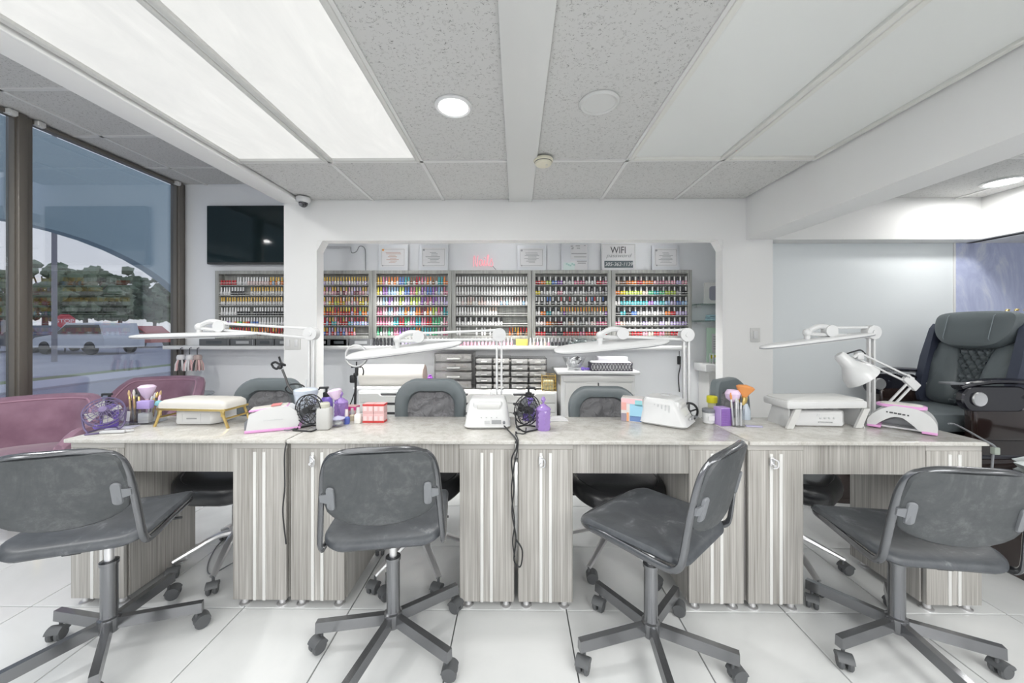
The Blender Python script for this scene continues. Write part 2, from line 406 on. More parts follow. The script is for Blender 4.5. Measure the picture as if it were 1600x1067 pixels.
# flat strips running along the ceiling
m = MB(); m.box((.0385, -.62, ZC-.003), (.205, 7.94, .028), bev=.003); struct(m, 'trim_1', mat('grey_white_strip', (.66,.665,.655), .5))
m = MB(); m.box((-2.035, -.62, ZC-.004), (.19, 7.94, .03), bev=.003); m.box((-1.947, -.62, ZC-.012), (.018, 7.94, .03), bev=.003); struct(m, 'trim_2', WALL)
m = MB(); m.box((-2.115, -.62, (ZC+ZL)/2+.03), (.03, 7.94, ZL-ZC+.04)); struct(m, 'trim_3', WALL)
# higher ceiling by the window
ys = [3.613-.6*k for k in range(-1, 14)]; xs = [-3.72, -3.405, -2.795, -2.13]
for i in range(3):
    for j in range(len(ys)-1):
        y1_, y0_ = min(ys[j], 4.05), max(ys[j+1], -4.6)
        if i == 1 and (-1.2 < y0_ < -.3 or -3.0 < y0_ < -2.3): continue
        if y1_-y0_ > .05: ceil_tile(xs[i], xs[i+1], y0_, y1_, ZL, CL)
bars('ceiling_grid', [(x, -4.6, x, 4.05) for x in xs[1:3]]+[(-3.72, y, -2.13, y) for y in ys[1:]], ZL, CL)
ceiling_light(-3.39, -2.81, -1.18, .0, ZL, True, 'added unseen lit panel in the high ceiling along the window, over the entrance', tube=1.8)  # unseen panels here and below, added to brighten the television wall
ceiling_light(-3.39, -2.81, -2.98, -1.80, ZL, True, 'added unseen lit panel in the high ceiling along the window, at the shopfront', tube=2.2)
# ceiling over the pedicure side
xs = [2.3, 2.70, 3.31, 3.92, 4.14]; ys = [3.35, 2.55, 1.33, .11, -1.11, -2.33, -3.55, -4.6]
for i in range(4):
    for j in range(7):
        if i == 2 and j in (1, 3, 5): continue
        ceil_tile(xs[i], xs[i+1], ys[j+1], ys[j], ZC, CR)
bars('ceiling_grid', [(x, -4.6, x, 3.35) for x in xs[1:4]]+[(2.3, y, 4.14, y) for y in ys[1:7]], ZC, CR)
ceiling_light(3.322, 3.908, 1.342, 2.538, ZC, True, 'lit ceiling panel over the pedicure chair side, beyond the beam')
ceiling_light(3.322, 3.908, -1.098, .098, ZC, True, 'added unseen lit ceiling panel over the entrance on the pedicure side')  # this and the next panel are unseen, added for fill from the right
ceiling_light(3.322, 3.908, -3.538, -2.342, ZC, True, 'added unseen lit ceiling panel at the shopfront on the pedicure side')
# beam
m = MB(); m.box((2.18, -.625, (ZH+ZC)/2+.05), (.24, 7.95, ZC-ZH+.10)); struct(m, 'trim_4', WALL)
# partition with its opening: two pillars, header, right bulkhead
m = MB(); m.box((-1.96, 3.41, ZL/2+.05), (.30, .12, ZL+.10)); struct(m, 'wall_middle_left', WALL)
m = MB(); m.box((2.077, 3.41, (ZC+.06)/2), (.446, .12, ZC+.06)); struct(m, 'wall_middle_right', WALL)
m = MB(); m.box((.022, 3.41, (ZH+ZC)/2+.03), (3.664, .12, ZC-ZH+.06)); struct(m, 'wall_middle_top', WALL)
m = MB(); m.box((3.22, 3.43, (ZH+ZC)/2+.03), (1.84, .16, ZC-ZH+.06)); m.box((4.20, -.25, (ZH+ZC)/2+.03), (.12, 8.7, ZC-ZH+.06)); m.box((5.0, -.3, ZH+.02), (1.6, 8.7, .04)); struct(m, 'trim_5', WALL)
# small plaster gussets at the opening's upper corners
for sx_, xx in ((1, -1.81), (-1, 1.854)):
    m = MB(); m.prism([(0,0), (.05*sx_,0), (0,-.09)], 0, .11, T(xx, 3.465, ZH, pi/2)); struct(m, 'trim_6', WALL)
# back wall
m = MB(); m.box((-.6, 4.10, 1.46), (6.2, .10, 2.92)); struct(m, 'wall_back', WALLB)
m = MB(); m.box((2.47, 3.80, 1.2), (.06, .50, 2.4)); struct(m, 'wall_niche', WALLB)
m = MB(); m.box((.2, 3.76, ZC+.05), (4.6, .58, .10)); struct(m, 'ceiling', WALLB)
m = MB(); m.box((3.19, 3.56, 1.03), (1.78, .10, 2.06)); struct(m, 'wall_pedicure', WALLP)
m = MB(); m.box((4.93, 3.56, 1.03), (1.70, .10, 2.06)); struct(m, 'wall_lavender', PURPLE)
m = MB(); m.box((4.083, 3.505, 1.02), (.014, .014, 2.04)); struct(m, 'trim_7', WALL)
m = MB(); m.box((5.55, -.6, 1.03), (.10, 8.4, 2.06)); struct(m, 'wall_right', WALLB)
# wall behind the camera, its shopfront invented and left open so daylight comes in
m = MB(); m.box((4.8, -4.70, 1.41), (1.6, .10, 2.82)); m.box((.1, -4.70, 2.72), (7.8, .10, .40)); struct(m, 'wall_front', WALL)
m = MB(); m.box((2.077, 3.335, .05), (.45, .03, .10), bev=.004); m.box((-1.96, 3.335, .05), (.30, .03, .10), bev=.004); m.box((3.19, 3.495, .05), (1.78, .03, .10), bev=.004); struct(m, 'baseboard_back', SKIRT)
# window wall: panes, posts, head and sill
def window(n_, ya, yb):
    root = bpy.data.objects.new('window_%d' % n_, None); COL.objects.link(root); root['kind'] = 'structure'
    root.location = (XL, (ya+yb)/2, 0)
    q = MB(); d = yb-ya
    q.box((0, 0, .06), (.09, d, .12), bev=.004); q.box((0, 0, ZL-.02), (.06, d, .03), bev=.004)
    q.build('window_frame', ALU, root)
    q = MB(); q.box((-.012, 0, ZL/2+.05), (.008, d-.03, ZL-.16)); q.build('pane', PANE, root)
    return root
window(1, 2.76, 4.02); window(2, .60, 2.66); window(3, -1.55, .50); window(4, -4.6, -1.65)
for k, yy in enumerate((4.0, 2.71, .55, -1.60)):
    q = MB(); q.box((XL+.0, yy-.022, ZL/2), (.10, .05, ZL), bev=.004); q.box((XL-.01, yy+.028, ZL/2), (.07, .045, ZL), bev=.004); q.box((XL+.01, yy-.05, ZL/2), (.04, .014, ZL))
    struct(q, 'trim_%d' % (8+k), ALU)
for k, (yy, sx_) in enumerate(((2.79, .05), (3.94, .05), (2.63, .05))):
    q = MB(); q.box((0,0,0), (.05, .05, .035), bev=.004); q.box((.012, 0, -.012), (.03, .03, .03), bev=.004)
    o = q.build('blind_bracket', OFFW, None, (XL+.035, yy, ZL-.02))
    tag(o, ['small white blind bracket right of the thick window post, at the ceiling', 'small white blind bracket at the ceiling above the corner window post', 'small white blind bracket left of the thick window post, at the ceiling'][k], 'bracket', 'blind brackets along the window head')

# ------------------------------------------------------------------ outside the window
ASPH = mat('asphalt', (.30,.30,.34), .9); t = NT(ASPH); t.col(t.ramp(t.noise(t.coord('World'), .5, 5), [(.3,(.27,.27,.31)), (.7,(.36,.36,.40))]))
PAVE = mat('pale_pavement', (.52,.51,.54), .9); GRASS = mat('verge_grass', (.20,.25,.12), .95); STUC = mat('grey_blue_stucco', (.27,.36,.41), .8)
m = MB(); m.box((-43, 14, -.22), (78, 70, .2)); struct(m, 'ground_outside', ASPH)
m = MB(); m.box((-5.2, 4, -.09), (2.9, 20, .10)); m.box((-11.2, 12, -.10), (1.5, 30, .06)); struct(m, 'pavement_outside', PAVE)
m = MB(); m.box((-12.3, 14, -.10), (.7, 34, .06)); o = struct(m, 'verge_outside', GRASS)
pl = [(-3, 3.4), (8.5, 3.4), (8.5, -.1), (6.27, -.1), (6.27, .8)]
for k in range(0, 25):
    a = pi*.04+pi*.92*k/24; pl.append((3.9+2.35*cos(a), .70+1.66*sin(a)))
pl += [(1.55, .8), (1.55, -.1), (-3, -.1)]
m = MB(); m.prism([(p[0], p[1]) for p in pl], 0, .14, Matrix(((0,0,1,-5.34),(1,0,0,0),(0,1,0,0),(0,0,0,1)))); struct(m, 'portico_arch', STUC)
def tree(x, y, h, r, label, seed, dark):
    rnd = random.Random(seed); t_ = thing('tree', label, 'tree', (x, y, -.12), group='trees across the street')
    q = MB(); q.cyl((0,0,0), (0,0,h*.55), .22, .12, 8)
    for k in range(5): a = k*1.3; q.cyl((0,0,h*.4), (r*.5*cos(a), r*.5*sin(a), h*.72), .1, .04, 6)
    q.build('trunk', mat('bark', (.16,.13,.11), .9), t_)
    q = MB()
    for k in range(150):
        a = rnd.uniform(0, 2*pi); rr = r*sqrt(rnd.random()); zz = h*.28+(h*.68)*rnd.random()*(1-.6*(rr/r)**2)
        c = Vector((rr*cos(a), rr*sin(a), zz)); s_ = rnd.uniform(.3, .8)*r*.24
        vs0 = len(q.v); q.ball(c, (s_, s_, s_*.75), 7)
        for i in range(vs0, len(q.v)):
            d_ = Vector(q.v[i])-c; q.v[i] = tuple(c+d_*rnd.uniform(.55, 1.45))
    q.build('crown', mat('foliage_dark' if dark else 'foliage_mid', (.10,.145,.085) if dark else (.16,.21,.13), .9), t_)
tree(-38.6, 30, 7.9, 3.0, 'tall loose tree beyond the street, left end of the tree row', 1, False)
tree(-42.3, 36, 8.1, 3.3, 'round tree behind the utility pole across the street', 2, False)
tree(-46.4, 43, 9.2, 3.6, 'dark middle tree of the row across the street', 3, True)
tree(-49.2, 50, 8.8, 3.6, 'dark bushy tree right of the middle tree across the street', 4, True)
tree(-52.2, 57, 8.6, 3.6, 'low dark tree near the corner window post', 5, True)
tree(-61, 66, 9, 4.2, 'furthest dark tree of the row, seen between its neighbours', 7, True)
o = MB(); o.cyl((0,0,0), (0,0,11), .085, .07, 10); o = o.build('utility_pole', mat('pole_grey', (.30,.29,.31), .9), None, (-18.6, 14.75, -.12)); tag(o, 'tall grey utility pole standing across the street', 'pole')
sg = thing('stop_sign', 'red octagonal stop sign on a post across the street', 'sign', (-25.0, 20.3, -.12)); M_ = T(0,0,1.74, pi/2, 0, 0)
q = MB(); q.lathe([(.40,0), (.40,.02)], 8, M_ @ T(rz=pi/8)); q.build('sign_plate', mat('sign_red', (.62,.06,.08), .5), sg)
q = MB(); q.cyl((0,.03,0), (0,.03,2.1), .035, n=8); q.build('post', CASTG, sg)
lettering('STOP', .27, mat('sign_white', (.9,.9,.9), .5), sg, (0, -.025, 1.74)); sg.rotation_euler = (0, 0, radians(50))
def car(x, y, rz, paint, label, suv=True, L=4.6, H=1.62):
    t_ = thing('car', label, 'car', (x, y, -.12), rz, 'cars parked across the street'); h2 = H
    body = [(-L/2,.35), (-L/2,.78), (-L/2+.08,.98), (-L*.22,1.02) if not suv else (-L/2+.15,1.05), (L*.2,1.02), (L/2-.25,.86), (L/2,.66), (L/2,.35)]
    R = Matrix(((1,0,0,0),(0,0,-1,.9),(0,1,0,0),(0,0,0,1)))
    q = MB(); q.prism(body, 0, 1.8, R)
    cab = [(-L/2+.18,1.0), (-L/2+.35,h2), (L*.05,h2), (L*.22,1.0)] if suv else [(-L*.38,1.0), (-L*.22,h2-.12), (L*.04,h2-.12), (L*.2,1.0)]
    cabn = [(p[0], p[1]) for p in cab]; q.prism(cabn, .12, 1.68, R); q.build('body', paint, t_)
    w = [(p[0]*.94+.02, 1.04 if p[1] < 1.1 else p[1]-.1) for p in cab]
    q = MB(); q.prism(w, .105, 1.695, R); q.build('side_window', mat('car_glass', (.03,.035,.04), .08), t_)
    for sx_ in (-.31, .31):
        for sy_ in (-.84, .84):
            q = MB(); q.lathe([(.18,-.1), (.33,-.1), (.34,0), (.33,.1), (.18,.1), (.17,.08), (.03,.08)], 16, T(L*sx_, sy_, .34, pi/2)); q.build('wheel', [mat('tyre', (.03,.03,.03), .8)], t_)
    for sy_ in (-.6, .6):
        q = MB(); q.box((L/2-.05, sy_, .76), (.12, .4, .13), bev=.02); q.build('headlight', mat('car_lamp', (.8,.8,.78), .2), t_)
    return t_
car(-22.7, 19.5, radians(172), mat('car_silver', (.62,.64,.67), .3), 'silver estate car parked across the street, nearest of the row')
car(-27.6, 21, radians(172), mat('car_dark', (.06,.07,.09), .3), 'dark car parked beyond the silver estate car', False)
car(-26.8, 26, radians(172), mat('car_red', (.45,.06,.05), .3), 'red car parked in the back row right of the silver car', False)
car(-33, 28, radians(172), mat('car_white', (.8,.8,.8), .3), 'white car parked in the back row behind the silver car')
bt = thing('shop_building', 'low shop building with a green awning beyond the parked cars', 'building', (-54, 34, -.12), radians(50))
q = MB(); q.box((0,0,1.7), (8, 4, 3.4)); q.build('wall', mat('shop_wall', (.62,.58,.54), .9), bt)
q = MB(); q.box((0,0,3.5), (8.5, 4.5, .25)); q.build('roof', mat('shop_roof', (.40,.36,.34), .9), bt)
q = MB(); q.box((0,-2.4,2.4), (7, 1.0, .5)); q.build('awning', mat('awning_green', (.12,.42,.36), .8), bt)
for k in range(4): q = MB(); q.box((-2.9+1.95*k,-2.02,1.2), (1.5,.06,1.7)); q.build('shop_window', mat('car_glass', (0,0,0)), bt)

# ------------------------------------------------------------------ ceiling fittings
def downlight(x, y, z, r, lit, label, watts=None, spread=None):
    t_ = thing('downlight', label, 'light', (x, y, z))
    q = MB(); q.lathe([(r*1.0,.004), (r*1.24,.004), (r*1.24,-.002), (r*1.12,-.010), (r*.98,-.006), (r*.96,.002)], 32); q.build('trim_ring', WHITEP if lit else mat('unlit_lamp_white', (.60,.605,.595), .45), t_)
    q = MB(); q.lathe([(r*1.0,.004), (r*1.0,-.004), (r*.5,-.0055), (.001,-.006)], 32); q.build('lens', GLOWD if lit else mat('unlit_lamp_white', (.6,.6,.6)), t_)
    if lit:
        la = bpy.data.lights.new('recessed_lamp', 'AREA'); la.shape = 'DISK'; la.size = r*1.9; la.energy = watts or LAMP_W; la.spread = radians(spread or 180); la.color = (1,.99,.97)
        lo = bpy.data.objects.new('recessed_lamp', la); COL.objects.link(lo); lo.location = (x, y, z-.02)
downlight(-.326, 1.928, ZC, .078, True, 'round lit downlight in the acoustic tile left of the centre strip')
downlight(.425, 1.906, ZC, .082, False, 'round unlit lamp in the acoustic tile right of the centre strip')
downlight(3.84, 2.97, ZC, .10, True, 'round lit downlight over the pedicure chair')
downlight(-2.85, 1.35, ZL, .09, True, 'round lit downlight in the high ceiling near the window', 15.0)
for _x, _l in ((-1.3,'left'), (-.1,'middle'), (1.3,'right')): downlight(_x, 3.60, ZC, .08, True, 'round lit downlight above the polish racks behind the header, '+_l+' of three', 6.5, 60)
t_ = thing('smoke_detector', 'round cream smoke detector beside the ceiling strip', 'smoke detector', (.185, 2.52, ZC-.006))
q = MB(); q.lathe([(.062,0), (.066,-.006), (.066,-.016), (.058,-.022), (.058,-.03), (.05,-.042), (.03,-.048), (.001,-.049)], 28); q.build('housing', mat('aged_cream_plastic', (.70,.67,.54), .5), t_)
q = MB(); q.lathe([(.0595,-.022), (.0595,-.026)], 28); q.build('vent_gap', INK, t_)
q = MB(); q.lathe([(.006,-.046), (.006,-.051), (.001,-.052)], 10, c=(.02,-.02,0)); q.build('test_button', OFFW, t_)
def dome_cam(p, label, s=1.0):
    t_ = thing('security_camera', label, 'camera', p)
    q = MB(); q.lathe([(.058*s,0), (.06*s,-.03*s), (.052*s,-.042*s), (.044*s,-.044*s)], 24); q.build('mount', WHITEP, t_)
    q = MB(); q.ball((0,0,-.046*s), .038*s, 18); q.build('dome', GLOSSB, t_)
    q = MB(); q.lathe([(.014*s,0), (.016*s,.012*s), (.001,.014*s)], 12, T(.0,-.030*s,-.066*s, radians(120))); q.build('lens', GREYP, t_)
dome_cam((-1.875, 3.25, ZC-.006), 'white dome security camera under the ceiling at the left pillar')
# ------------------------------------------------------------------ back wall: screen, racks, polish, ledge
t_ = thing('television', 'black wall television above the leftmost polish rack', 'television', (-2.79, 4.05, 2.255))
q = MB(); q.box((0,-.045,0), (1.12,.05,.635), bev=.008); q.build('casing', TVF, t_)
q = MB(); q.box((0,-.0715,.006), (1.10,.003,.607)); q.build('screen', TV, t_)
q = MB(); q.box((0,-.012,0), (.4,.024,.3)); q.build('wall_mount', GREYP, t_)

RX0 = -3.24; RW = .851; RZ0 = 1.127; RZ1 = 1.863; RY0 = 3.955
ROWS = [1.713-.109*k for k in range(6)]
ORD = ['first','second','third','fourth','fifth','sixth','seventh','eighth','ninth','tenth','eleventh','twelfth','thirteenth','fourteenth','fifteenth','sixteenth','seventeenth','eighteenth','nineteenth','twentieth','twenty-first','twenty-second','twenty-third','twenty-fourth','twenty-fifth','twenty-sixth']
RACKLAB = ['grey polish rack under the television, leftmost of the racks', 'grey polish rack with gold-capped bottles, mostly behind the left pillar', 'grey polish rack of mixed bright colours, under the first two certificates', 'grey polish rack of white bottles, under the pink neon word', 'grey polish rack of duo bottles, under the password sign', 'grey polish rack at the right end, teal and orange bottles']
for r in range(6):
    xc = RX0+RW*(r+.5); k_ = thing('polish_rack', RACKLAB[r], 'rack', (xc, YW, RZ0), group='wall racks of nail polish')
    H_ = RZ1-RZ0; w = RW-.004; q = MB()
    q.box((0,-.006,H_/2), (w,.008,H_)); q.build('back_panel', RACKW, k_)
    q = MB(); q.box((-w/2+.02,-.05,H_/2), (.04,.09,H_), bev=.002); q.build('side_panel', RACKW, k_)
    q = MB(); q.box((w/2-.02,-.05,H_/2), (.04,.09,H_), bev=.002); q.build('side_panel', RACKW, k_)
    q = MB(); q.box((0,-.05,H_-.018), (w-.08,.09,.036), bev=.002); q.build('top_panel', RACKW, k_)
    q = MB(); q.box((0,-.05,.018), (w-.08,.09,.034), bev=.002); q.build('bottom_panel', RACKW, k_)
    for z in ROWS:
        q = MB(); q.box((0,-.05,z-RZ0-.006), (w-.08,.082,.010)); q.build('shelf', RACKW, k_)
        q = MB(); q.box((0,-.091,z-RZ0+.018), (w-.078,.003,.005)); q.build('rail', STEEL, k_)
PC = {'red':(.55,.03,.04),'orange':(.85,.25,.05),'gold':(.80,.52,.10),'yellow':(.85,.70,.05),'green':(.10,.50,.25),'lime':(.55,.72,.12),'teal':(.06,.45,.50),'blue':(.10,.22,.62),'sky blue':(.35,.58,.85),'purple':(.36,.16,.55),'lilac':(.62,.52,.82),'pink':(.85,.42,.52),'rose':(.70,.22,.34),'blush':(.86,.68,.66),'nude':(.78,.62,.52),'white':(.88,.88,.88),'pearl':(.76,.74,.74),'grey':(.42,.42,.43),'black':(.03,.03,.035),'wine':(.22,.03,.07),'brown':(.28,.15,.09)}
PM = {k: mat('polish_'+k.replace(' ', '_'), c, .2, coat=.3) for k, c in PC.items()}
PK = list(PC)
def pick(rnd, s): return rnd.choice(s.split(','))
def slot(r, row, i, rnd):
    """returns (shape, cap colour, body colour) or None"""
    if r == 0:
        if row == 0: return ('low','red','red') if i < 6 else (('tall','white','white') if i < 10 else (('tall','white','blush') if i < 18 else ('tall','gold',pick(rnd,'orange,sky blue,pearl,white'))))
        if row == 1: return (('tall','white','white' if i < 4 else 'black') if i < 9 else (None if i < 11 else ('tall','gold','pearl')))
        if row == 2: return ('tall','gold','pearl')
        if row == 3: return None if i == 11 else ('tall','white','white' if i < 6 else 'black')
        if row == 4: return ('tall','white',['pink','pink','purple','lilac','blush','orange','lime','green','gold','orange','red','sky blue','blue','blue','white','white'][min(i//1, 15)] if i < 16 else 'white')
        return ('tall',pick(rnd,'orange,gold,red'),pick(rnd,'white,brown,red'))
    if r == 1:
        if row == 0: return ('tall','gold','pearl' if i % 3 else 'lilac')
        if row == 1: return ('tall',pick(rnd,'gold,lilac,blush,pink'),pick(rnd,'pink,blush,lilac,wine'))
        if row == 2: return ('tall',pick(rnd,'gold,gold,orange,blush'),pick(rnd,'orange,lime,yellow,pink,pearl'))
        if row == 3: return ('tall',pick(rnd,'gold,gold,yellow,red'),pick(rnd,'teal,sky blue,red,orange,lilac'))
        if row == 4: return ('tall',pick(rnd,'gold,gold,red,pink'),pick(rnd,'red,teal,pink,lilac,sky blue'))
        return ('tall',pick(rnd,'gold,lilac,pink'),pick(rnd,'blue,pink,lilac,red')) if i < 21 else None
    if r == 2:
        pal = ['red,orange,gold,rose,brown,teal,blue','blue,lime,yellow,purple,sky blue,green,rose','sky blue,lime,purple,rose,pearl,lilac','teal,rose,pink,lime,orange,sky blue,wine','blush,red,teal,green,rose,pink','green,orange,rose,teal,purple,grey'][row]
        c = rnd.choice(pal.split(',')) if i % 2 == 0 else slot.last; slot.last = c
        return ('tall', c, c if i % 2 == 0 else pick(rnd, 'white,pearl,'+c)) if i < 25 else ('tall', 'grey', c)
    if r == 3:
        if row < 2: return ('tall','white','white' if rnd.random() < .75 else 'pearl')
        if row == 2: return ('tall',pick(rnd,'white,blush,white,pearl'),pick(rnd,'white,blush,pearl,sky blue' if i > 13 else 'white,blush,nude'))
        if row == 3: return ('tall','white' if i < 12 else 'nude',pick(rnd,'white,pearl')) if i < 15 else None
        if row == 4: return (('wide','black','pearl') if i % 2 == 0 else ('tall','white','white')) if i < 17 else None
        if i in (0,1,7,9,10,12): return ('tall','white','white')
        return ('tall',pick(rnd,'orange,gold,red'),pick(rnd,'brown,black,orange')) if i > 18 else None
    if r == 4:
        if row == 2: return ('tall',pick(rnd,'white,white,black,white,red,blue') if i > 2 else 'white','pearl' if i % 2 else 'black')
        if row == 3 and i > 8: return ('tall','gold' if i % 2 else 'orange',pick(rnd,'grey,pearl,purple,grey'))
        body = [['red','orange','lime','blue','purple','pearl','pearl','rose','rose','pearl','white','red','rose'],['yellow','pearl','white','pearl','pink','white','grey','pearl','white','grey','pearl','grey','grey'],None,['white','orange','teal','pearl','white']+['grey']*8,['pearl','blush','orange','brown','wine','pearl','nude','pearl','grey','pearl','blush','rose','rose'],['red','red','black','wine','black','red','red','red','rose','red','red','red','red']][row][i//2]
    if r == 5:
        body = [['nude','brown','orange','orange','red','orange','orange','pink','rose','pink','pink','lilac','pink'],['orange','yellow','lime','lime','lime','nude','green','teal','green','lime','lime','grey','black'],['pearl','teal','teal','teal','teal','teal','purple','sky blue','teal','sky blue','lilac','blue','sky blue'],['black','teal','black','blue','grey','pearl','grey','pearl','grey','orange','red','lilac','lilac'],['rose','nude','grey','pearl','grey','lilac','pearl','grey','lilac','pearl','lilac','lilac','lilac'],['red','rose','brown','red','red','pink','nude','red','rose','brown','red','red','grey']][row][i//2]
    return ('wide','black',body) if i % 2 == 0 else ('tall','white',body)
slot.last = 'red'
SHAPE = {'tall': ([(.0085,0),(.0118,.003),(.0118,.034),(.006,.041)], [(.0078,.041),(.0078,.044),(.0066,.084),(.001,.085)]),
         'wide': ([(.0100,0),(.0130,.003),(.0130,.032),(.008,.040)], [(.0112,.040),(.0116,.044),(.0112,.076),(.008,.082),(.001,.083)]),
         'low':  ([(.0105,0),(.0120,.003),(.0120,.026),(.008,.030)], [(.0100,.030),(.0100,.050),(.001,.051)])}
def bottle_into(q, sh, ci, bi, c, n=8):
    b, k = SHAPE[sh]; q.m = bi; q.lathe(b, n, c=c); q.m = ci; q.lathe(k, n, c=c)
BME = {}
def bottle_mesh(sh, cap, body):
    key = (sh, cap, body)
    if key not in BME: q = MB(); bottle_into(q, sh, 0, 1, (0,0,0), 10); BME[key] = q.mesh('polish_bottle', [PM[cap], PM[body]])
    return BME[key]
rnd = random.Random(11); every = []
for r in range(6):
    for row in range(6):
        for i in range(26):
            s_ = slot(r, row, i, rnd)
            if s_: every.append((r, row, i, s_, (RX0+RW*r+.053+.0298*i+rnd.uniform(-.001,.001), 3.985+rnd.uniform(-.004,.004), ROWS[row])))
seen = [e for e in every if not (e[4][0] < -2.02 and False)]
near = lambda e: (Vector(e[4])-_C).length
vis = [e for e in every if e[0] >= 2]; vis.sort(key=near); single = vis[:285]; ids = {id(e) for e in single}
RACKN = ['leftmost rack','second rack','third rack','white rack','fifth rack','rightmost rack']
ROWN = ['top row','second row','third row','fourth row','fifth row','bottom row']
for e in single:
    r, row, i, (sh, cap, body), p = e
    o = linked('polish_bottle', bottle_mesh(sh, cap, body), None, p)
    tag(o, '%s polish bottle with %s cap, %s from left, %s of %s' % (body, cap, ORD[i], ROWN[row], RACKN[r]), 'nail polish', 'nail polish bottles in the wall racks')
q = MB(); rest = [e for e in every if id(e) not in ids]
for e in rest: bottle_into(q, e[3][0], PK.index(e[3][1]), PK.index(e[3][2]), e[4])
o = q.build('polish_bottles', [PM[k] for k in PK]); o['kind'] = 'stuff'; o['label'] = 'remaining small nail polish bottles lined up in the wall racks'; o['category'] = 'nail polish'

# ledge below the racks with its boxes and bottles
LZ = 1.062
t_ = thing('wall_ledge', 'long white wall ledge below the polish racks', 'shelf', (-.95, 4.05, LZ))
q = MB(); q.box((0,-.13,-.018), (5.40,.26,.036), bev=.003); q.build('board', WHITEP, t_)
q = MB(); q.box((0,-.02,-.075), (5.40,.04,.08)); q.build('cleat', WALLB, t_)
def simple(name, lab, cat, mb, m_, loc, rz=0, group=None): o = mb.build(name, m_, None, loc, (0,0,rz)); return tag(o, lab, cat, group)
bx = -3.33; k = 0
for w in (.33,.27,.20,.24,.18,.16,.20,.26):
    q = MB(); q.box((0,0,.035), (w-.012,.09,.07), bev=.003); q.m = 1; q.box((0,-.0455,.035), (w*.5,.002,.03)); q.box((w*.4,-.0455,.035), (.004,.002,.06))
    lab = ORD[k]+' dark display box from the left on the ledge under the television'
    simple('display_box', lab, 'box', q, [DARKBOX, INKG if k % 2 else mat('box_face', (.07,.08,.085), .3)], (bx+w/2, 3.90, LZ), group='dark boxes on the ledge'); bx += w; k += 1
simple('display_box', 'dark display box on the ledge just right of the left pillar', 'box', MB().box((0,0,.034), (.26,.09,.068), bev=.003), DARKBOX, (-1.90, 3.90, LZ), group='dark boxes on the ledge')
simple('display_box', 'gold paper box on the ledge right of the second lamp post', 'box', MB().box((0,0,.035), (.125,.06,.07), bev=.003), mat('gold_paper', (.62,.50,.12), .45), (.06, 3.90, LZ))
lx = -1.72; k = 0; cnt = {}
while lx < .62:
    if -.02 < lx < .14: lx = .15
    if lx < -1.50: sp = ('low','white','pearl')
    elif lx < -1.22: sp = ('wide','black','black')
    elif lx < -.90: sp = ('tall','white','lilac')
    elif lx < -.70: sp = ('tall','white','nude')
    elif lx < -.05: sp = ('wide','grey','pink')
    elif lx < .35: sp = ('tall','white',['white','nude','pink'][k % 3])
    else: sp = ('wide','grey','black')
    o = linked('polish_bottle', bottle_mesh(*sp), None, (lx, 3.88, LZ))
    cnt[sp] = cnt.get(sp, 0)+1; tag(o, '%s bottle with %s cap on the white wall ledge, %s of its kind from left' % (sp[2], sp[1], ORD[cnt[sp]-1]), 'nail polish', 'bottles standing on the ledge')
    lx += .038; k += 1
# clear tangle of film on the ledge
q = MB(); rr = random.Random(4)
for k in range(14): q.ball((rr.uniform(-.16,.16), rr.uniform(-.03,.03), rr.uniform(.025,.06)), (rr.uniform(.02,.05), .02, rr.uniform(.015,.03)), 8)
simple('plastic_bag', 'crumpled clear plastic bag on the ledge above the glass bowl', 'bag', q, FILM, (.70, 3.88, LZ))
# hanging tassel charms
for k, (u, lab) in enumerate(((283, 'black and white tassel charm hanging at the corner post'), (297, 'white and coral tassel charm hanging in the middle of three'), (309, 'brown and pink tassel charm hanging rightmost of three'))):
    p = at_y(u, 541, 3.775); t_ = thing('tassel_charm', lab, 'charm', (p.x, p.y, LZ-.036))
    q = MB(); q.tube([(0,.015,.02), (0,-.006,.012), (0,-.006,-.05)], .006, 6, flat=.4); q.build('strap', INK, t_)
    q = MB(); q.lathe([(.0,-.05), (.030,-.055), (.038,-.075), (.036,-.10), (.03,-.105)], 14); q.build('ruffle_top', [PAPER, mat('taupe_thread',(.45,.36,.34),.9)][k == 2], t_)
    for j in range(11):
        a = 2*pi*j/11; q = MB(); q.tube([(.022*cos(a), .022*sin(a), -.095), (.04*cos(a), .04*sin(a), -.15), (.048*cos(a), .048*sin(a), -.215)], [.007,.010,.006], 6)
        q.build('tassel', [[INK, PAPER, ROSE][j % 3], [PAPER, ROSE, PAPER][j % 3], [mat('taupe_thread',(0,0,0)), ROSE, INK][j % 3]][k], t_)

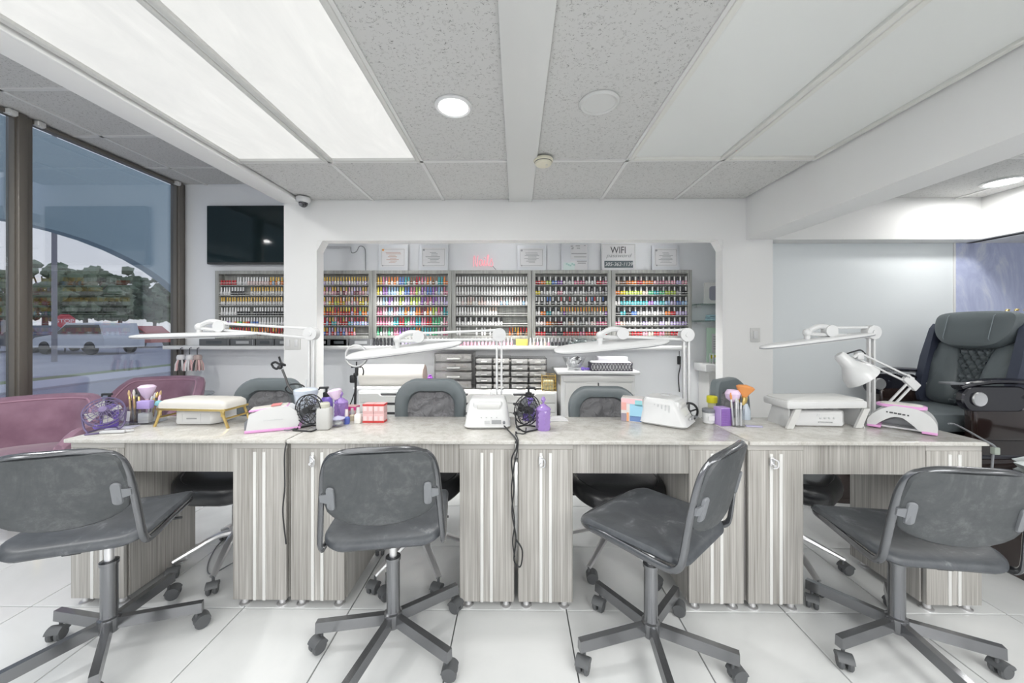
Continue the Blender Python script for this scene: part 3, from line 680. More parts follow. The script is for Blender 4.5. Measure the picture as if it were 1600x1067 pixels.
# frames leaning on top of the racks
def frame(u0, u1, v0, lab, kind):
    a = at_y(u0, v0, 4.0); b = at_y(u1, v0, 4.0); w = b.x-a.x; z0 = RZ1; h = a.z-z0
    t_ = thing('picture_frame' if kind != 'wifi' else 'password_sign', lab, 'certificate' if kind != 'wifi' else 'sign', ((a.x+b.x)/2, 4.0, z0), group='papers framed above the racks' if kind != 'wifi' else None)
    t_.rotation_euler = (radians(-4), 0, 0)
    q = MB(); q.box((0,0,h/2), (w,.014,h), bev=.002); q.build('backing', mat('clear_frame_board', (.72,.74,.77), .25) if kind != 'wifi' else PAPER, t_)
    if kind in ('cert', 'certo'):
        q = MB(); q.box((0,-.0085,h/2+.005), (w*.82,.002,h*.72)); q.build('paper', PAPER, t_)
        q = MB(); bw = .003
        for sx_ in (-1, 1): q.box((sx_*w*.38,-.0102,h/2+.005), (bw,.001,h*.62))
        for sz in (-1, 1): q.box((0,-.0102,h/2+.005+sz*h*.31), (w*.76,.001,bw))
        q.build('printed_border', INKG, t_)
        q = MB(); rr = random.Random(int(u0))
        for j in range(8):
            ww = w*rr.choice((.22,.3,.42,.5)); q.box((rr.uniform(-.01,.01),-.0102,h*.70-j*h*.055), (ww,.001,h*.018 if j != 3 else h*.03))
        q.build('printed_lines', mat('brown_ink', (.55,.36,.30), .7) if kind == 'certo' else INKG, t_)
        q = MB(); M_ = T(-w*.34,-.0095,h*.80,pi/2); q.lathe([(.012,0),(.012,.002),(.001,.003)], 14, M_); q.build('seal', mat('orange_seal', (.75,.36,.12), .6) if kind == 'certo' else INKG, t_)
        q = MB(); q.lathe([(.008,0),(.008,.002),(.001,.003)], 12, T(-w*.34,-.0095,h*.2,pi/2)); q.build('seal', INKG, t_)
    elif kind == 'licence':
        q = MB(); q.box((w*.16,-.0085,h*.68), (w*.62,.002,h*.54)); q.build('paper', PAPER, t_)
        q = MB(); q.box((w*.16,-.0085,h*.19), (w*.62,.002,h*.34)); q.build('paper', PAPER, t_)
        q = MB(); q.box((-w*.22,-.0105,h*.16), (w*.42,.002,h*.28)); q.build('printed_card', mat('pale_teal_card', (.72,.82,.80), .6), t_)
        q = MB()
        for j, (xx, zz, ww) in enumerate(((-.1,.90,.1),(.12,.91,.16),(.38,.92,.06),(-.08,.80,.07),(.14,.82,.12),(-.06,.84,.06),(.16,.62,.56),(.2,.5,.45),(.26,.34,.36),(.26,.27,.3))): q.box((xx*w,-.0112,zz*h), (ww*w,.001,.008))
        q.build('printed_lines', INKG, t_)
        q = MB()
        for j in range(5): q.box((-w*.3+j*.02,-.0122,h*(.24-.03*(j % 3))), (.018,.001,.016))
        q.build('printed_blocks', TEAL, t_)
    else:
        q = MB()
        for sx_ in (-1, 1): q.box((sx_*w*.485,-.008,h/2), (w*.03,.008,h))
        q.box((0,-.008,h*.985), (w,.008,h*.03)); q.build('rim', mat('pale_wood_rim', (.66,.67,.66), .5), t_)
        lettering('WIFI', .105, INK, t_, (0,-.0095,h*.76), sx=.80)
        scr = [(0,0),(.1,.25),(.22,.5),(.3,.1),(.2,-.02),(.15,.3),(.4,.45),(.55,.5),(.45,.05),(.62,.1),(.62,.48),(.72,.1),(.85,.5),(.9,.05),(1.02,.5),(1.05,.1),(1.2,.5),(1.2,.05),(1.35,.1),(1.35,.5),(1.5,.05),(1.58,.5),(1.75,.1),(1.8,.5),(1.65,.4),(1.68,.05),(1.85,.1),(1.95,.5),(1.95,.1),(2.1,.5),(2.15,.1),(2.3,.05),(2.35,.5),(2.25,.3),(2.35,.05),(2.5,.1),(2.5,.9),(2.6,1.1)]
        lettering('password', .058, INKG, t_, (0,-.0095,h*.56), shear=.35, sx=1.15, space=1.02)
        q = MB(); q.box((0,-.0085,h*.235), (w*.84,.003,h*.26)); q.build('panel', SLATEP, t_)
        lettering('305-362-1139', .055, PAPER, t_, (0,-.0105,h*.23), shear=.2, sx=.96)
frame(591, 637, 382, 'framed certificate with an orange seal on top of the third rack', 'certo')
frame(655, 700, 382, 'framed certificate with a lamp reflection, left of the neon word', 'cert')
frame(808, 853, 383, 'framed certificate right of the neon word', 'cert')
frame(877, 919, 380, 'framed licence papers with a pale teal card', 'licence')
frame(940, 993, 381, 'white password sign with dark number panel on top of the fifth rack', 'wifi')
frame(1019, 1062, 383, 'framed certificate at the right end, beside the password sign', 'cert')
# neon word
t_ = thing('neon_sign', 'small pink neon word on the wall above the white polish rack', 'sign', (at_y(757, 408, 4.03).x, 4.03, at_y(757, 408, 4.03).z))
S_ = .06
strokes = {'letter_n': [(-2.0,-.95),(-2.0,.2),(-1.85,.95),(-1.75,.6),(-1.6,-.4),(-1.4,-.95),(-1.3,-.3),(-1.25,.5),(-1.15,1.0)],
           'letter_a': [(-.45,.1),(-.7,.25),(-.95,-.2),(-.9,-.75),(-.65,-.8),(-.45,-.3),(-.42,.15),(-.42,-.5),(-.25,-.85)],
           'letter_i': [(-.25,-.85),(-.05,-.3),(.05,.2),(.05,-.5),(.2,-.85),(.35,-.6)],
           'letter_l': [(.35,-.6),(.6,.2),(.75,.95),(.6,1.1),(.5,.6),(.5,-.4),(.7,-.85),(.9,-.6)],
           'letter_s': [(.9,-.6),(1.15,.1),(1.3,.45),(1.3,.1),(1.5,-.35),(1.45,-.85),(1.15,-.95),(1.0,-.75)]}
for nm, st in strokes.items():
    q = MB(); q.tube(crom([(p[0]*S_, 0, p[1]*S_) for p in st], 5), .0045, 6); q.build(nm, NEON, t_)
q = MB(); q.ball((.05*S_, 0, .6*S_), .007, 8); q.build('letter_dot', NEON, t_)
q = MB(); q.tube(crom([(.09,.008,-.05),(.11,.012,-.075),(.125,.012,-.09)], 4), .003, 6); q.build('cord', GREYP, t_)
for xx in (-.09, .07): q = MB(); q.cyl((xx,0,0), (xx,.02,0), .004, n=6); q.build('standoff', ACRYL, t_)
# camera and conduit above the second rack
_p = at_y(569, 383, 4.0); q = MB()
dome_cam((_p.x, 3.985, ZC), 'small security camera on the back wall above the second rack', .8)
q = MB(); a = at_y(507, 386, 4.03); b = at_y(548, 386, 4.03); q = MB(); q.tube([(a.x,4.03,a.z), (b.x,4.03,b.z)], .012, 8); o = q.build('conduit', LITEG); tag(o, 'short grey conduit on the back wall left of the small camera', 'conduit')
q = MB(); q.tube(crom([(b.x,4.03,b.z), (b.x+.01,4.03,b.z-.06), (b.x+.06,4.03,b.z-.05), (b.x+.1,4.03,b.z+.01), (b.x+.155,4.03,b.z-.02), (b.x+.16,4.035,b.z-.15), (b.x+.162,4.035,RZ1+.005)], 6), .004, 6); o = q.build('camera_cord', GREYP); tag(o, 'thin grey cord looping below the small back-wall camera', 'cord')
# glass shelves in the niche
def gshelf(z, lab):
    t_ = thing('glass_shelf', lab, 'shelf', (2.15, 4.05, z), group='glass shelves in the niche')
    q = MB(); q.box((0,-.09,-.004), (.5,.17,.008)); q.build('pane', SHELFG, t_)
    for xx in (-.19, .19): q = MB(); q.box((xx,-.03,-.022), (.05,.06,.03), bev=.003); q.build('bracket', CHROME, t_)
zs1 = at_y(1090, 475, 3.95).z; zs2 = at_y(1090, 501, 3.95).z
gshelf(zs1, 'upper glass shelf in the niche right of the racks'); gshelf(zs2, 'lower glass shelf in the niche right of the racks')
t_ = thing('photo_frame', 'silver picture holder with rounded window on the upper niche shelf', 'frame', (2.14, 3.97, zs1))
q = MB(); q.prism([(p[0], p[1]+.115) for p in rrect(.28,.23,.012)], -.008, .008, T(0,0,0,pi/2)); q.build('rim', STEEL, t_)
q = MB(); q.prism([(p[0], p[1]+.115) for p in rrect(.18,.15,.03)], .009, .011, T(0,0,0,pi/2)); q.build('picture', mat('dusk_print', (.35,.35,.42), .3), t_)
q = MB(); q.prism([(0,.05),(.02,.1),(.05,.11),(.06,.16),(.03,.15),(-.02,.12)], .0115, .0125, T(0,0,0,pi/2)); q.build('printed_shape', PURP, t_)
q = MB()
for k in range(3): q.box((0,0,.011+.021*k), (.2-.01*k,.1,.020), bev=.006)
simple('folded_cloth', 'folded pale blue cloths on the lower niche shelf', 'cloth', q, mat('pale_blue_cloth', (.45,.62,.70), .9), (2.13, 3.97, zs2))
zc_ = at_y(1095, 568, 3.88).z
t_ = thing('niche_counter', 'white counter box at the bottom of the niche', 'counter', (2.17, 4.04, 0)); q = MB(); q.box((0,-.13,zc_-.04), (.50,.26,.08), bev=.004); q.build('top', WHITEP, t_)
q = MB(); q.box((.02,-.12,(zc_-.08)/2), (.44,.22,zc_-.08)); q.build('base', OFFW, t_)
t_ = thing('notice_sheet', 'green-edged notice in a stand on the niche counter', 'notice', (2.16, 4.02, zc_)); hh = at_y(1100, 512, 3.99).z-zc_
q = MB(); q.box((0,0,hh/2), (.22,.008,hh)); q.build('backing', mat('mint_card', (.62,.80,.66), .6), t_)
q = MB(); q.box((.02,-.005,hh*.55), (.15,.002,hh*.55)); q.build('paper', PAPER, t_)
q = MB()
for k in range(6): q.box((.02,-.0065,hh*(.74-.07*k)), (.12,.001,.008))
q.build('printed_lines', INKG, t_)
q = MB(); q.box((.02,-.005,hh*.16), (.17,.002,hh*.10)); q.build('printed_band', YELLOW, t_)
t_ = thing('towel_rack', 'small chrome rack with white items on the niche counter', 'rack', (2.12, 3.88, zc_))
q = MB()
for xx in (-.09, -.05, .09): q.tube([(xx,.03,.0), (xx,.03,.10), (xx,-.03,.10), (xx,-.03,0)], .006, 6)
q.tube([(-.09,-.03,.06), (.09,-.03,.06)], .006, 6); q.build('frame', CHROME, t_)
q = MB(); q.box((.02,.0,.035), (.12,.04,.07), bev=.01); q.build('roll', PAPER, t_)

# ------------------------------------------------------------------ storage behind the tables
def drawers(x0, x1, lab):
    w = x1-x0; t_ = thing('drawer_unit', lab, 'drawers', ((x0+x1)/2, 3.50, 0), group='white drawer units behind the tables'); H_ = .646
    q = MB(); q.box((0,.25,H_/2+.01), (w,.48,H_-.02), bev=.003); q.build('carcass', WHITEP, t_)
    for k, (z0, z1) in enumerate(((.545,.628),(.455,.54),(.365,.45),(.275,.36),(.185,.27),(.06,.18))):
        d_ = MB(); c = .10; hz = z1-z0
        d_.prism([(-w/2+.02,z0),(w/2-.02,z0),(w/2-.02,z1),(c+.02,z1),(c-.01,z1-.022),(-c+.01,z1-.022),(-c-.02,z1),(-w/2+.02,z1)], 0, .016, T(0,.006,0,pi/2)); dr = d_.build('drawer', OFFW, t_)
        q = MB(); q.box((0,.008,z1-.011), (.2,.004,.022)); q.build('finger_gap', INK, dr)
    return t_
drawers(-1.50, -.87, 'white drawer unit under the rolled paper, left of three')
drawers(-.865, -.245, 'white drawer unit under the dark-filled organiser, middle of three')
drawers(-.24, .385, 'white drawer unit under the clear organiser, next to the white cabinet')
DZ = .646
t_ = thing('cupboard', 'white two-door cupboard with a grooved top behind the third table', 'cabinet', (.775, 3.50, 0))
q = MB(); q.box((0,.25,.40), (.70,.46,.80), bev=.004); q.build('carcass', WHITEP, t_)
q = MB(); q.box((.0,.245,.825), (.78,.52,.028), bev=.008); q.build('top', WHITEP, t_)
q = MB(); q.box((0,.013,.765), (.66,.012,.05), bev=.003); q.build('rail', OFFW, t_)
for sx_ in (-1, 1):
    q = MB(); q.box((sx_*.158,.012,.40), (.305,.018,.66), bev=.003); d_ = q.build('door', OFFW, t_)
    q = MB(); q.ball((sx_*.02,-.012,.42), .011, 10); q.build('knob', CHROME, d_)
q = MB(); q.box((0,.014,.40), (.010,.012,.66)); q.build('gap_strip', INK, t_)
CZ = .839
# bowl of foil packets, lattice tray, clear lid, purple clip
p = at_y(897, 571, 3.62); t_ = thing('glass_bowl', 'faceted glass bowl of silver packets on the white cupboard', 'bowl', (p.x, 3.62, CZ))
q = MB(); q.lathe([(.05,0), (.055,.006), (.095,.075), (.118,.125), (.113,.126), (.09,.075), (.05,.012), (.001,.012)], 9); q.build('bowl', ACRYL, t_)
rr = random.Random(3)
for k in range(16):
    a = rr.uniform(0, 2*pi); r_ = rr.uniform(0,.062); q = MB(); q.box((0,0,0), (.05,.03,.012), bev=.003)
    q.build('packet', [CHROME, LITEG, PAPER, INK][k % 4], t_, (r_*cos(a), r_*sin(a), .045+.075*(k/16)), (rr.uniform(-.8,.8), rr.uniform(-.8,.8), rr.uniform(0,3)))
p = at_y(953, 573, 3.60); w = (985-922)/580*3.6; t_ = thing('lattice_tray', 'black lattice tray holding white cloths on the white cupboard', 'tray', (p.x, 3.60, CZ))
q = MB(); H_ = .075; D_ = .15; n = 13
for yy in (-D_/2, D_/2):
    for k in range(n):
        xa = -w/2+w*k/n; xb = xa+w/n
        q.tube([(xa,yy,.004), (xb,yy,H_)], .003, 4); q.tube([(xb,yy,.004), (xa,yy,H_)], .003, 4)
for xx in (-w/2, w/2):
    for k in range(5):
        ya = -D_/2+D_*k/5; yb = ya+D_/5
        q.tube([(xx,ya,.004), (xx,yb,H_)], .003, 4); q.tube([(xx,yb,.004), (xx,ya,H_)], .003, 4)
q.build('lattice', FABBLK, t_)
q = MB()
for z in (.003, H_): q.tube([(-w/2,-D_/2,z), (w/2,-D_/2,z), (w/2,D_/2,z), (-w/2,D_/2,z)], .0045, 5, closed=True)
q.build('rim', FABBLK, t_)
q = MB(); q.box((0,0,.045), (w-.02,D_-.02,.085), bev=.012); q.build('cloth_stack', PAPER, t_)
p = at_y(955, 560, 3.80); simple('clear_box', 'clear plastic box behind the lattice tray', 'box', MB().box((0,0,.06), (.30,.14,.12), bev=.01), mat('frosted_lilac_plastic', (.70,.69,.74), .3), (p.x, 3.80, CZ))
p = at_y(914, 572, 3.58); q = MB(); q.ball((-.02,0,.018), (.022,.016,.018), 10); q.box((.02,0,.016), (.05,.025,.022), bev=.006); simple('hair_clip', 'small purple clip between the glass bowl and the lattice tray', 'clip', q, PURP, (p.x, 3.58, CZ))
# clear organisers on the drawer units
def organiser(x0, x1, h, cols, rows, lab, fill, dark=False):
    t_ = thing('organiser', lab, 'organiser', ((x0+x1)/2, 3.78, DZ)); w = x1-x0; D_ = .30
    q = MB(); e = .006
    for k in range(cols+1): q.box((-w/2+w*k/cols, 0, h/2), (e, D_, h))
    for k in range(rows+1): q.box((0, 0, h*k/rows), (w, D_, e))
    q.box((0, D_/2, h/2), (w, e, h)); q.build('shell', GREYT, t_)
    rr = random.Random(int(x0*100)); cw = w/cols; ch = h/rows
    for i in range(cols):
        for j in range(rows):
            q = MB(); q.box((0,-D_/2+.01,0), (cw-.02,.012,ch-.02), bev=.003); d_ = q.build('drawer', mat('cloudy_plastic', (.66,.655,.64), .25, alpha=.5) if not dark else mat('smoky_plastic', (.58,.57,.55), .25, alpha=.32), t_, (-w/2+cw*(i+.5), 0, ch*(j+.5)))
            q = MB(); q.box((0,-D_/2-.004,-ch*.12), (cw*.34,.02,.012), bev=.003); q.build('handle', OFFW, d_)
            q = MB()
            for k in range(9): q.box((rr.uniform(-.38,.38)*cw, rr.uniform(-.10,.1), -ch*.3+rr.uniform(0,ch*.35)), (rr.uniform(.02,.07), .03, rr.uniform(.006,.02)), T(rz=rr.uniform(-.2,.2)))
            q.build('contents', fill[(i+2*j) % len(fill)], d_)
    return t_
A_ = mat('taupe_bits', (.46,.40,.37), .6); B_ = mat('grey_bits', (.50,.50,.49), .6); C_ = mat('pale_bits', (.72,.70,.68), .6)
zt = lambda v: at_y(800, v, 3.63).z-DZ
organiser(-.80, -.43, zt(552), 1, 4, 'smoked organiser with dark contents, next to the purple spray bottle', [A_, INK, B_, A_], True)
organiser(-.40, -.06, zt(559), 2, 5, 'clear drawer organiser behind the second lamp post, left', [C_, B_, LITEG])
organiser(-.055, .30, zt(560), 2, 5, 'clear drawer organiser next to the wire basket, right', [B_, C_, LITEG, B_])
t_ = thing('wire_basket', 'gold wire basket at the cupboard end of the drawers', 'basket', (.315, 3.60, DZ)); q = MB(); w = .13; H_ = .15
for k in range(6):
    z = H_*k/5; q.tube([(-w/2,-w/2,z), (w/2,-w/2,z), (w/2,w/2,z), (-w/2,w/2,z)], .0025, 4, closed=True)
for k in range(6):
    x = -w/2+w*k/5
    for yy in (-w/2, w/2): q.tube([(x,yy,0), (x,yy,H_)], .0025, 4); q.tube([(yy,x,0), (yy,x,H_)], .0025, 4)
q.build('wires', GOLD, t_); q = MB(); q.box((0,0,.05), (.10,.10,.09), bev=.01); q.build('contents', mat('olive_bits', (.45,.43,.28), .7), t_)
# rolled paper / towel bundle with pink end
p0 = at_y(558, 605, 3.60); p1 = at_y(662, 605, 3.60); L_ = p1.x-p0.x
t_ = thing('paper_roll', 'large cream paper roll with a pinkish end on the left drawer unit', 'roll', ((p0.x+p1.x)/2, 3.72, DZ+.03))
def rollfn(x, y, z):
    return (x, y*.8, max(z, -.095))
q = MB(); out = [(.10*cos(a)*1.15, .10*sin(a)) for a in [2*pi*k/20 for k in range(20)]]
q.pad(out, [(.96,0),(1,.02),(1.0,L_-.04),(.98,L_-.02)], None, T(-L_/2,0,.092,0,pi/2)); q.build('roll', CREAML, t_)
q = MB(); q.pad(out, [(0,0),(.93,0),(.93,.008),(0,.008)], None, T(L_/2-.024,0,.092,0,pi/2)); q.build('roll_end', mat('pink_paper_core', (.62,.50,.46), .8), t_)
q = MB(); q.box((-.02,-.02,-.016), (L_*1.02,.26,.028), bev=.006); q.build('folded_sheets', PAPER, t_)
p = at_y(672, 598, 3.56); q = MB(); q.lathe([(.018,0),(.023,.004),(.024,.09),(.019,.10),(.019,.108),(.025,.112),(.025,.128),(.012,.14),(.02,.15),(.001,.152)], 16); simple('spray_bottle', 'slim violet bottle beside the smoked organiser', 'bottle', q, VIOLET, (p.x, 3.56, DZ))
p = at_y(690, 598, 3.60)
for k in range(3):
    q = MB(); q.lathe([(.026,0),(.03,.06),(.028,.06),(.024,.004),(.001,.004)], 14); simple('clear_cup', ['left','middle','right'][k]+' clear plastic cup of three in front of the smoked organiser', 'cup', q, ACRYL, (p.x-.07+.065*k, 3.545, DZ), group='clear cups on the drawers')
# wall plates
def switch(u0, u1, v0, v1, n, lab):
    a = at_y(u0, v0, YH); b = at_y(u1, v1, YH); w = b.x-a.x; h = a.z-b.z
    t_ = thing('switch_plate', lab, 'light switch', ((a.x+b.x)/2, YH, (a.z+b.z)/2)); q = MB(); q.box((0,-.004,0), (w,.008,h), bev=.003); q.build('plate', OFFW, t_)
    for k in range(n): q = MB(); q.box(((k-(n-1)/2)*w/n,-.010,0), (w/n*.42,.006,h*.55), bev=.002); q.build('rocker', WHITEP, t_)
switch(445, 470, 526, 546, 2, 'double switch plate on the left pillar behind the lamp'); switch(1172, 1187, 512, 534, 1, 'single switch plate on the right pillar')
a = at_y(776, 575, 4.04)
t_ = thing('wall_socket', 'white double wall socket behind the second lamp post', 'socket', (a.x, 4.05, a.z)); q = MB(); q.box((0,-.004,0), (.16,.008,.09), bev=.003); q.build('plate', OFFW, t_)
for xx in (-.05, .05): q = MB(); q.box((xx,-.009,0), (.03,.004,.05), bev=.002); q.build('outlet', LITEG, t_)
a = at_y(1061, 560, 4.03)
q = MB(); q.tube(crom([(0,0,.08), (0,0,0), (.012,0,-.08), (-.006,0,-.2), (.004,0,-.36)], 5), .006, 6); q.box((0,0,-.02), (.03,.03,.09), bev=.006)
simple('power_cord', 'black cord with adapter hanging below the right end of the ledge', 'cord', q, BLACKP, (a.x, 4.03, a.z))
# ------------------------------------------------------------------ manicure tables
TZ = .757; TY0 = 1.62; TY1 = 2.055
def table(x0, x1, lab, gap_l):
    w = x1-x0; t_ = thing('manicure_table', lab, 'table', ((x0+x1)/2, TY0, 0), group='row of manicure tables')
    q = MB(); q.box((0,(TY1-TY0)/2,TZ-.0085), (w,TY1-TY0,.017), bev=.003); q.build('tabletop', TOP, t_)
    pw = .245; fy = .025; pd = .365
    q = MB(); q.box((0,fy+.012,TZ-.017-.067), (w-2*pw-.004,.02,.134)); q.build('apron', WOOD, t_)
    q = MB(); q.box((0,fy+.2,TZ-.017-.012), (w-2*pw,.34,.02)); q.build('underside', OFFW, t_)
    for sx_ in (-1, 1):
        xc = sx_*(w/2-pw/2-.004); q = MB(); q.box((xc,fy+pd/2+.012,(TZ-.017+.034)/2), (pw,pd-.02,TZ-.017-.034), bev=.002); p_ = q.build('pedestal', WOOD, t_)
        q = MB(); q.box((xc,fy+.006,.034+.340), (pw-.006,.018,.674), bev=.002); q.build('door', WOOD, p_)
        q = MB(); q.box((xc,fy+.007,TZ-.017-.016), (pw-.002,.016,.026), bev=.002); q.build('top_rail', mat('grey_rail_laminate', (.48,.465,.44), .45), p_)
        for k in (-1, 1): q = MB(); q.box((xc+k*.021,fy-.004,.034+.333), (.014,.006,.660), bev=.002); q.build('metal_strip', STEEL, p_)
        for k in (-1, 1):
            for yy in (.028, pd-.04): q = MB(); q.lathe([(.024,0),(.024,.006),(.014,.010),(.013,.034)], 16, c=(xc+k*.085,fy+yy,0)); q.build('foot', CHROME, p_)
        if sx_ == -1:
            q = MB(); q.box((xc-.021,fy-.010,.665), (.020,.010,.038), bev=.003); q.tube(crom([(xc-.021,fy-.018,.68), (xc-.005,fy-.024,.67), (xc-.006,fy-.024,.645), (xc-.021,fy-.018,.638)], 4), .0035, 6); q.cyl((xc-.021,fy-.016,.652), (xc-.021,fy-.03,.652), .006, n=10)
            q.build('door_clasp', CHROME, p_)
    return t_
TX = [(-2.003,-1.017), (-1.010,-.004), (.004,1.008), (1.014,2.040)]
TL = ['manicure table at the window end, holding the gold-legged arm rest', 'second manicure table from the window, holding red cartons', 'third manicure table from the window, holding the purple lidded jar', 'manicure table at the pedicure end, holding the white arm rest']
for (a, b), lab in zip(TX, TL): table(a, b, lab, 0)

# ------------------------------------------------------------------ client swivel chairs
def arm_box(q, a, L, z0, z1, w=.028, h=.040):
    d = Vector((cos(a), sin(a), 0)); n_ = Vector((-sin(a), cos(a), 0)); pts = []
    for r, z in ((.02, z0), (L, z1)):
        c = d*r
        for s1, s2 in ((-1,-1), (1,-1), (1,1), (-1,1)):
            pts.append(c+n_*(s1*w/2*(.86 if s2 > 0 else 1))+Vector((0,0,z+s2*h/2)))
    q.add(pts, [(0,1,2,3),(7,6,5,4),(0,4,5,1),(1,5,6,2),(2,6,7,3),(3,7,4,0)])
def caster(parent, x, y, a, m_, r=.027, lift=.10):
    c = T(x, y, 0, 0, 0, a); q = MB()
    for s_ in (-1, 1): q.lathe([(.006,-.009),(r-.005,-.009),(r,-.004),(r,.004),(r-.005,.009),(.006,.009)], 18, c @ T(.016, s_*.0135, r, pi/2))
    pts = [(r*1.10*cos(t), r*1.10*sin(t)) for t in [pi*.12+pi*.80*k/10 for k in range(11)]]; pts += [(r*.55*cos(t), r*.55*sin(t)) for t in [pi*.92-pi*.80*k/10 for k in range(11)]]
    q.prism(pts, -.0245, .0245, c @ T(.016, 0, r, pi/2)); q.cyl(c @ Vector((0,0,r*1.0)), c @ Vector((0,0,lift)), .006, n=8)
    q.build('caster', m_, parent)
def client_chair(loc, rz, base_rz, drop, lab):
    t_ = thing('swivel_chair', lab, 'chair', loc, rz, group='grey client swivel chairs'); d = -drop; ZM = lambda z: .503+(z-.474)*.892+d
    # pedestal turned by its own angle
    ba = base_rz-rz
    for k in range(5):
        a = ba+2*pi*k/5; q = MB(); arm_box(q, a, .292, .108, .090); q.build('base_arm', GUN, t_)
        caster(t_, .272*cos(a), .272*sin(a), a+[.5,-1.2,2.0,.9,-2.4][k], CASTG)
    q = MB(); q.lathe([(.030,.078),(.034,.086),(.034,.132),(.027,.136),(.0255,.14),(.0255,.335),(.029,.337),(.029,.349),(.022,.351),(.015,.352)], 20); q.build('column', GUN, t_)
    q = MB(); q.cyl((0,0,.34), (0,0,.49+d), .0145, n=16); q.build('gas_lift', CHROME, t_)
    q = MB(); q.box((0,0,.488+d), (.16,.16,.012), bev=.004); q.box((0,-.02,.498+d), (.05,.34,.012), bev=.003); q.tube([(.05,0,.488+d), (.18,.03,.480+d), (.215,.03,.480+d)], .005, 6); q.build('seat_plate', BLACKP, t_)
    out = [(p[0]*(1-.03*max(0, -p[1])/.2), p[1]) for p in rrect(.432, .415, .075, 7)]
    def dish(x, y, z):
        e = (x/.21)**2; f = max(0, (y-.08)/.13); b = max(0, (-y-.10)/.11)
        return (x*.98, y, ZM(z)+.012*e-.030*f*f+.014*max(0, y+.2)*.4-.016*b*b)
    q = MB(); q.pad(out, [(0,.474),(.5,.474),(.86,.476),(.97,.482),(1.0,.492),(.995,.502),(.965,.511),(.9,.515),(.75,.514),(.5,.511),(.25,.509),(0,.508)], dish); q.build('seat', SEATV, t_)
    # backrest: padded panel, curved, bulging lower edge
    pts = []
    W = .184
    for k in range(9): a = k/8*pi/2; pts.append((W-.06+.06*sin(a)-.012, .872-.06+.06*cos(a)))
    pts += [(W-.004,.76), (W,.70), (W-.006,.672)]
    for k in range(1, 12): a = pi*k/12; pts.append(((W-.006)*cos(a), .668-.088*sin(a)**.9))
    right = pts[:9]+pts[9:12]
    pts += [(-W+.006,.672), (-W,.70), (-W+.004,.76)]
    for k in range(9): a = pi/2-k/8*pi/2; pts.append((-(W-.06+.06*sin(a)-.012), .872-.06+.06*cos(a)))
    def curve(x, y, z):   # x across, y up, z through the thickness (towards the sitter)
        return (x, -.232-.055*(y-.6)/.26+z+.62*x*x, ZM(y))
    q = MB(); q.pad(pts, [(0,-.010),(.4,-.010),(.8,-.010),(.965,-.010),(1,-.004),(1,.004),(.97,.012),(.85,.017),(.5,.018),(0,.018)], curve); q.build('backrest', VINYL, t_)
    half = [(0,-.287,.883), (.07,-.284,.882), (.125,-.274,.872), (.166,-.260,.843), (.186,-.247,.79), (.196,-.232,.70), (.203,-.220,.61), (.208,-.212,.545), (.211,-.203,.503), (.212,-.182,.479), (.213,-.14,.474), (.2135,-.04,.479), (.213,.08,.484), (.205,.155,.482), (.165,.200,.474), (.09,.214,.470), (0,.217,.469)]
    loop = half+[(-x, y, z) for x, y, z in reversed(half[1:-1])]
    P = crom([(x*.955, y, ZM(z)) for x, y, z in loop], 5, True)
    ups = []
    for p in P: ups.append(Vector((p.x*.9, p.y-.0 if p.z > .54+d else p.y, .0 if p.z < .845+d else .9)) if p.z > .53+d else Vector((p.x, p.y*.9, 0)))
    q = MB(); q.tube(P, .0125, 10, True, flat=.62, up=ups); q.build('tube_frame', mat('dark_frame_tube', (.16,.165,.175), .2, .75), t_)
    for s_ in (-1, 1):
        q = MB()
        M_ = Matrix(((1,0,0,0),(0,0,1,0),(0,1,0,0),(0,0,0,1)))
        body = [(p[0]*1.0, p[1]) for p in rrect(.026, .092, .012, 4)]
        def place(x, y, z): X = s_*.153+x; return (X, -.232-.055*(.70+y-.6)/.26-.014+z+.62*X*X, ZM(.70+y))
        q.pad(body, [(0,-.004),(.9,-.004),(1,0),(1,.008),(0,.008)], place)
        for zz in (.70-.0, ):
            X0, X1 = s_*.160, s_*.188
            q.add([place(-s_*.153*0+(X0-s_*.153), -.020, -.002), place(X1-s_*.153, -.013, -.002), place(X1-s_*.153, .013, -.002), place(X0-s_*.153, .020, -.002), place(X0-s_*.153, -.020, .008), place(X1-s_*.153, -.013, .008), place(X1-s_*.153, .013, .008), place(X0-s_*.153, .020, .008)], [(0,1,2,3),(7,6,5,4),(0,4,5,1),(1,5,6,2),(2,6,7,3),(3,7,4,0)])
        q.build('bracket', GREYP, t_)
    return t_
client_chair((-1.575,1.42,0), radians(20), radians(23), .015, 'grey swivel chair at the window end, its worn back turned towards the first table')
client_chair((-.485,1.46,0), radians(9), radians(-31), .006, 'grey swivel chair before the second table, its back straight to the viewer')
client_chair((.515,1.425,0), radians(42), radians(-23), .008, 'grey swivel chair before the third table, turned half sideways')
client_chair((1.475,1.455,0), radians(-8), radians(-22), .062, 'low grey swivel chair before the table at the pedicure end')

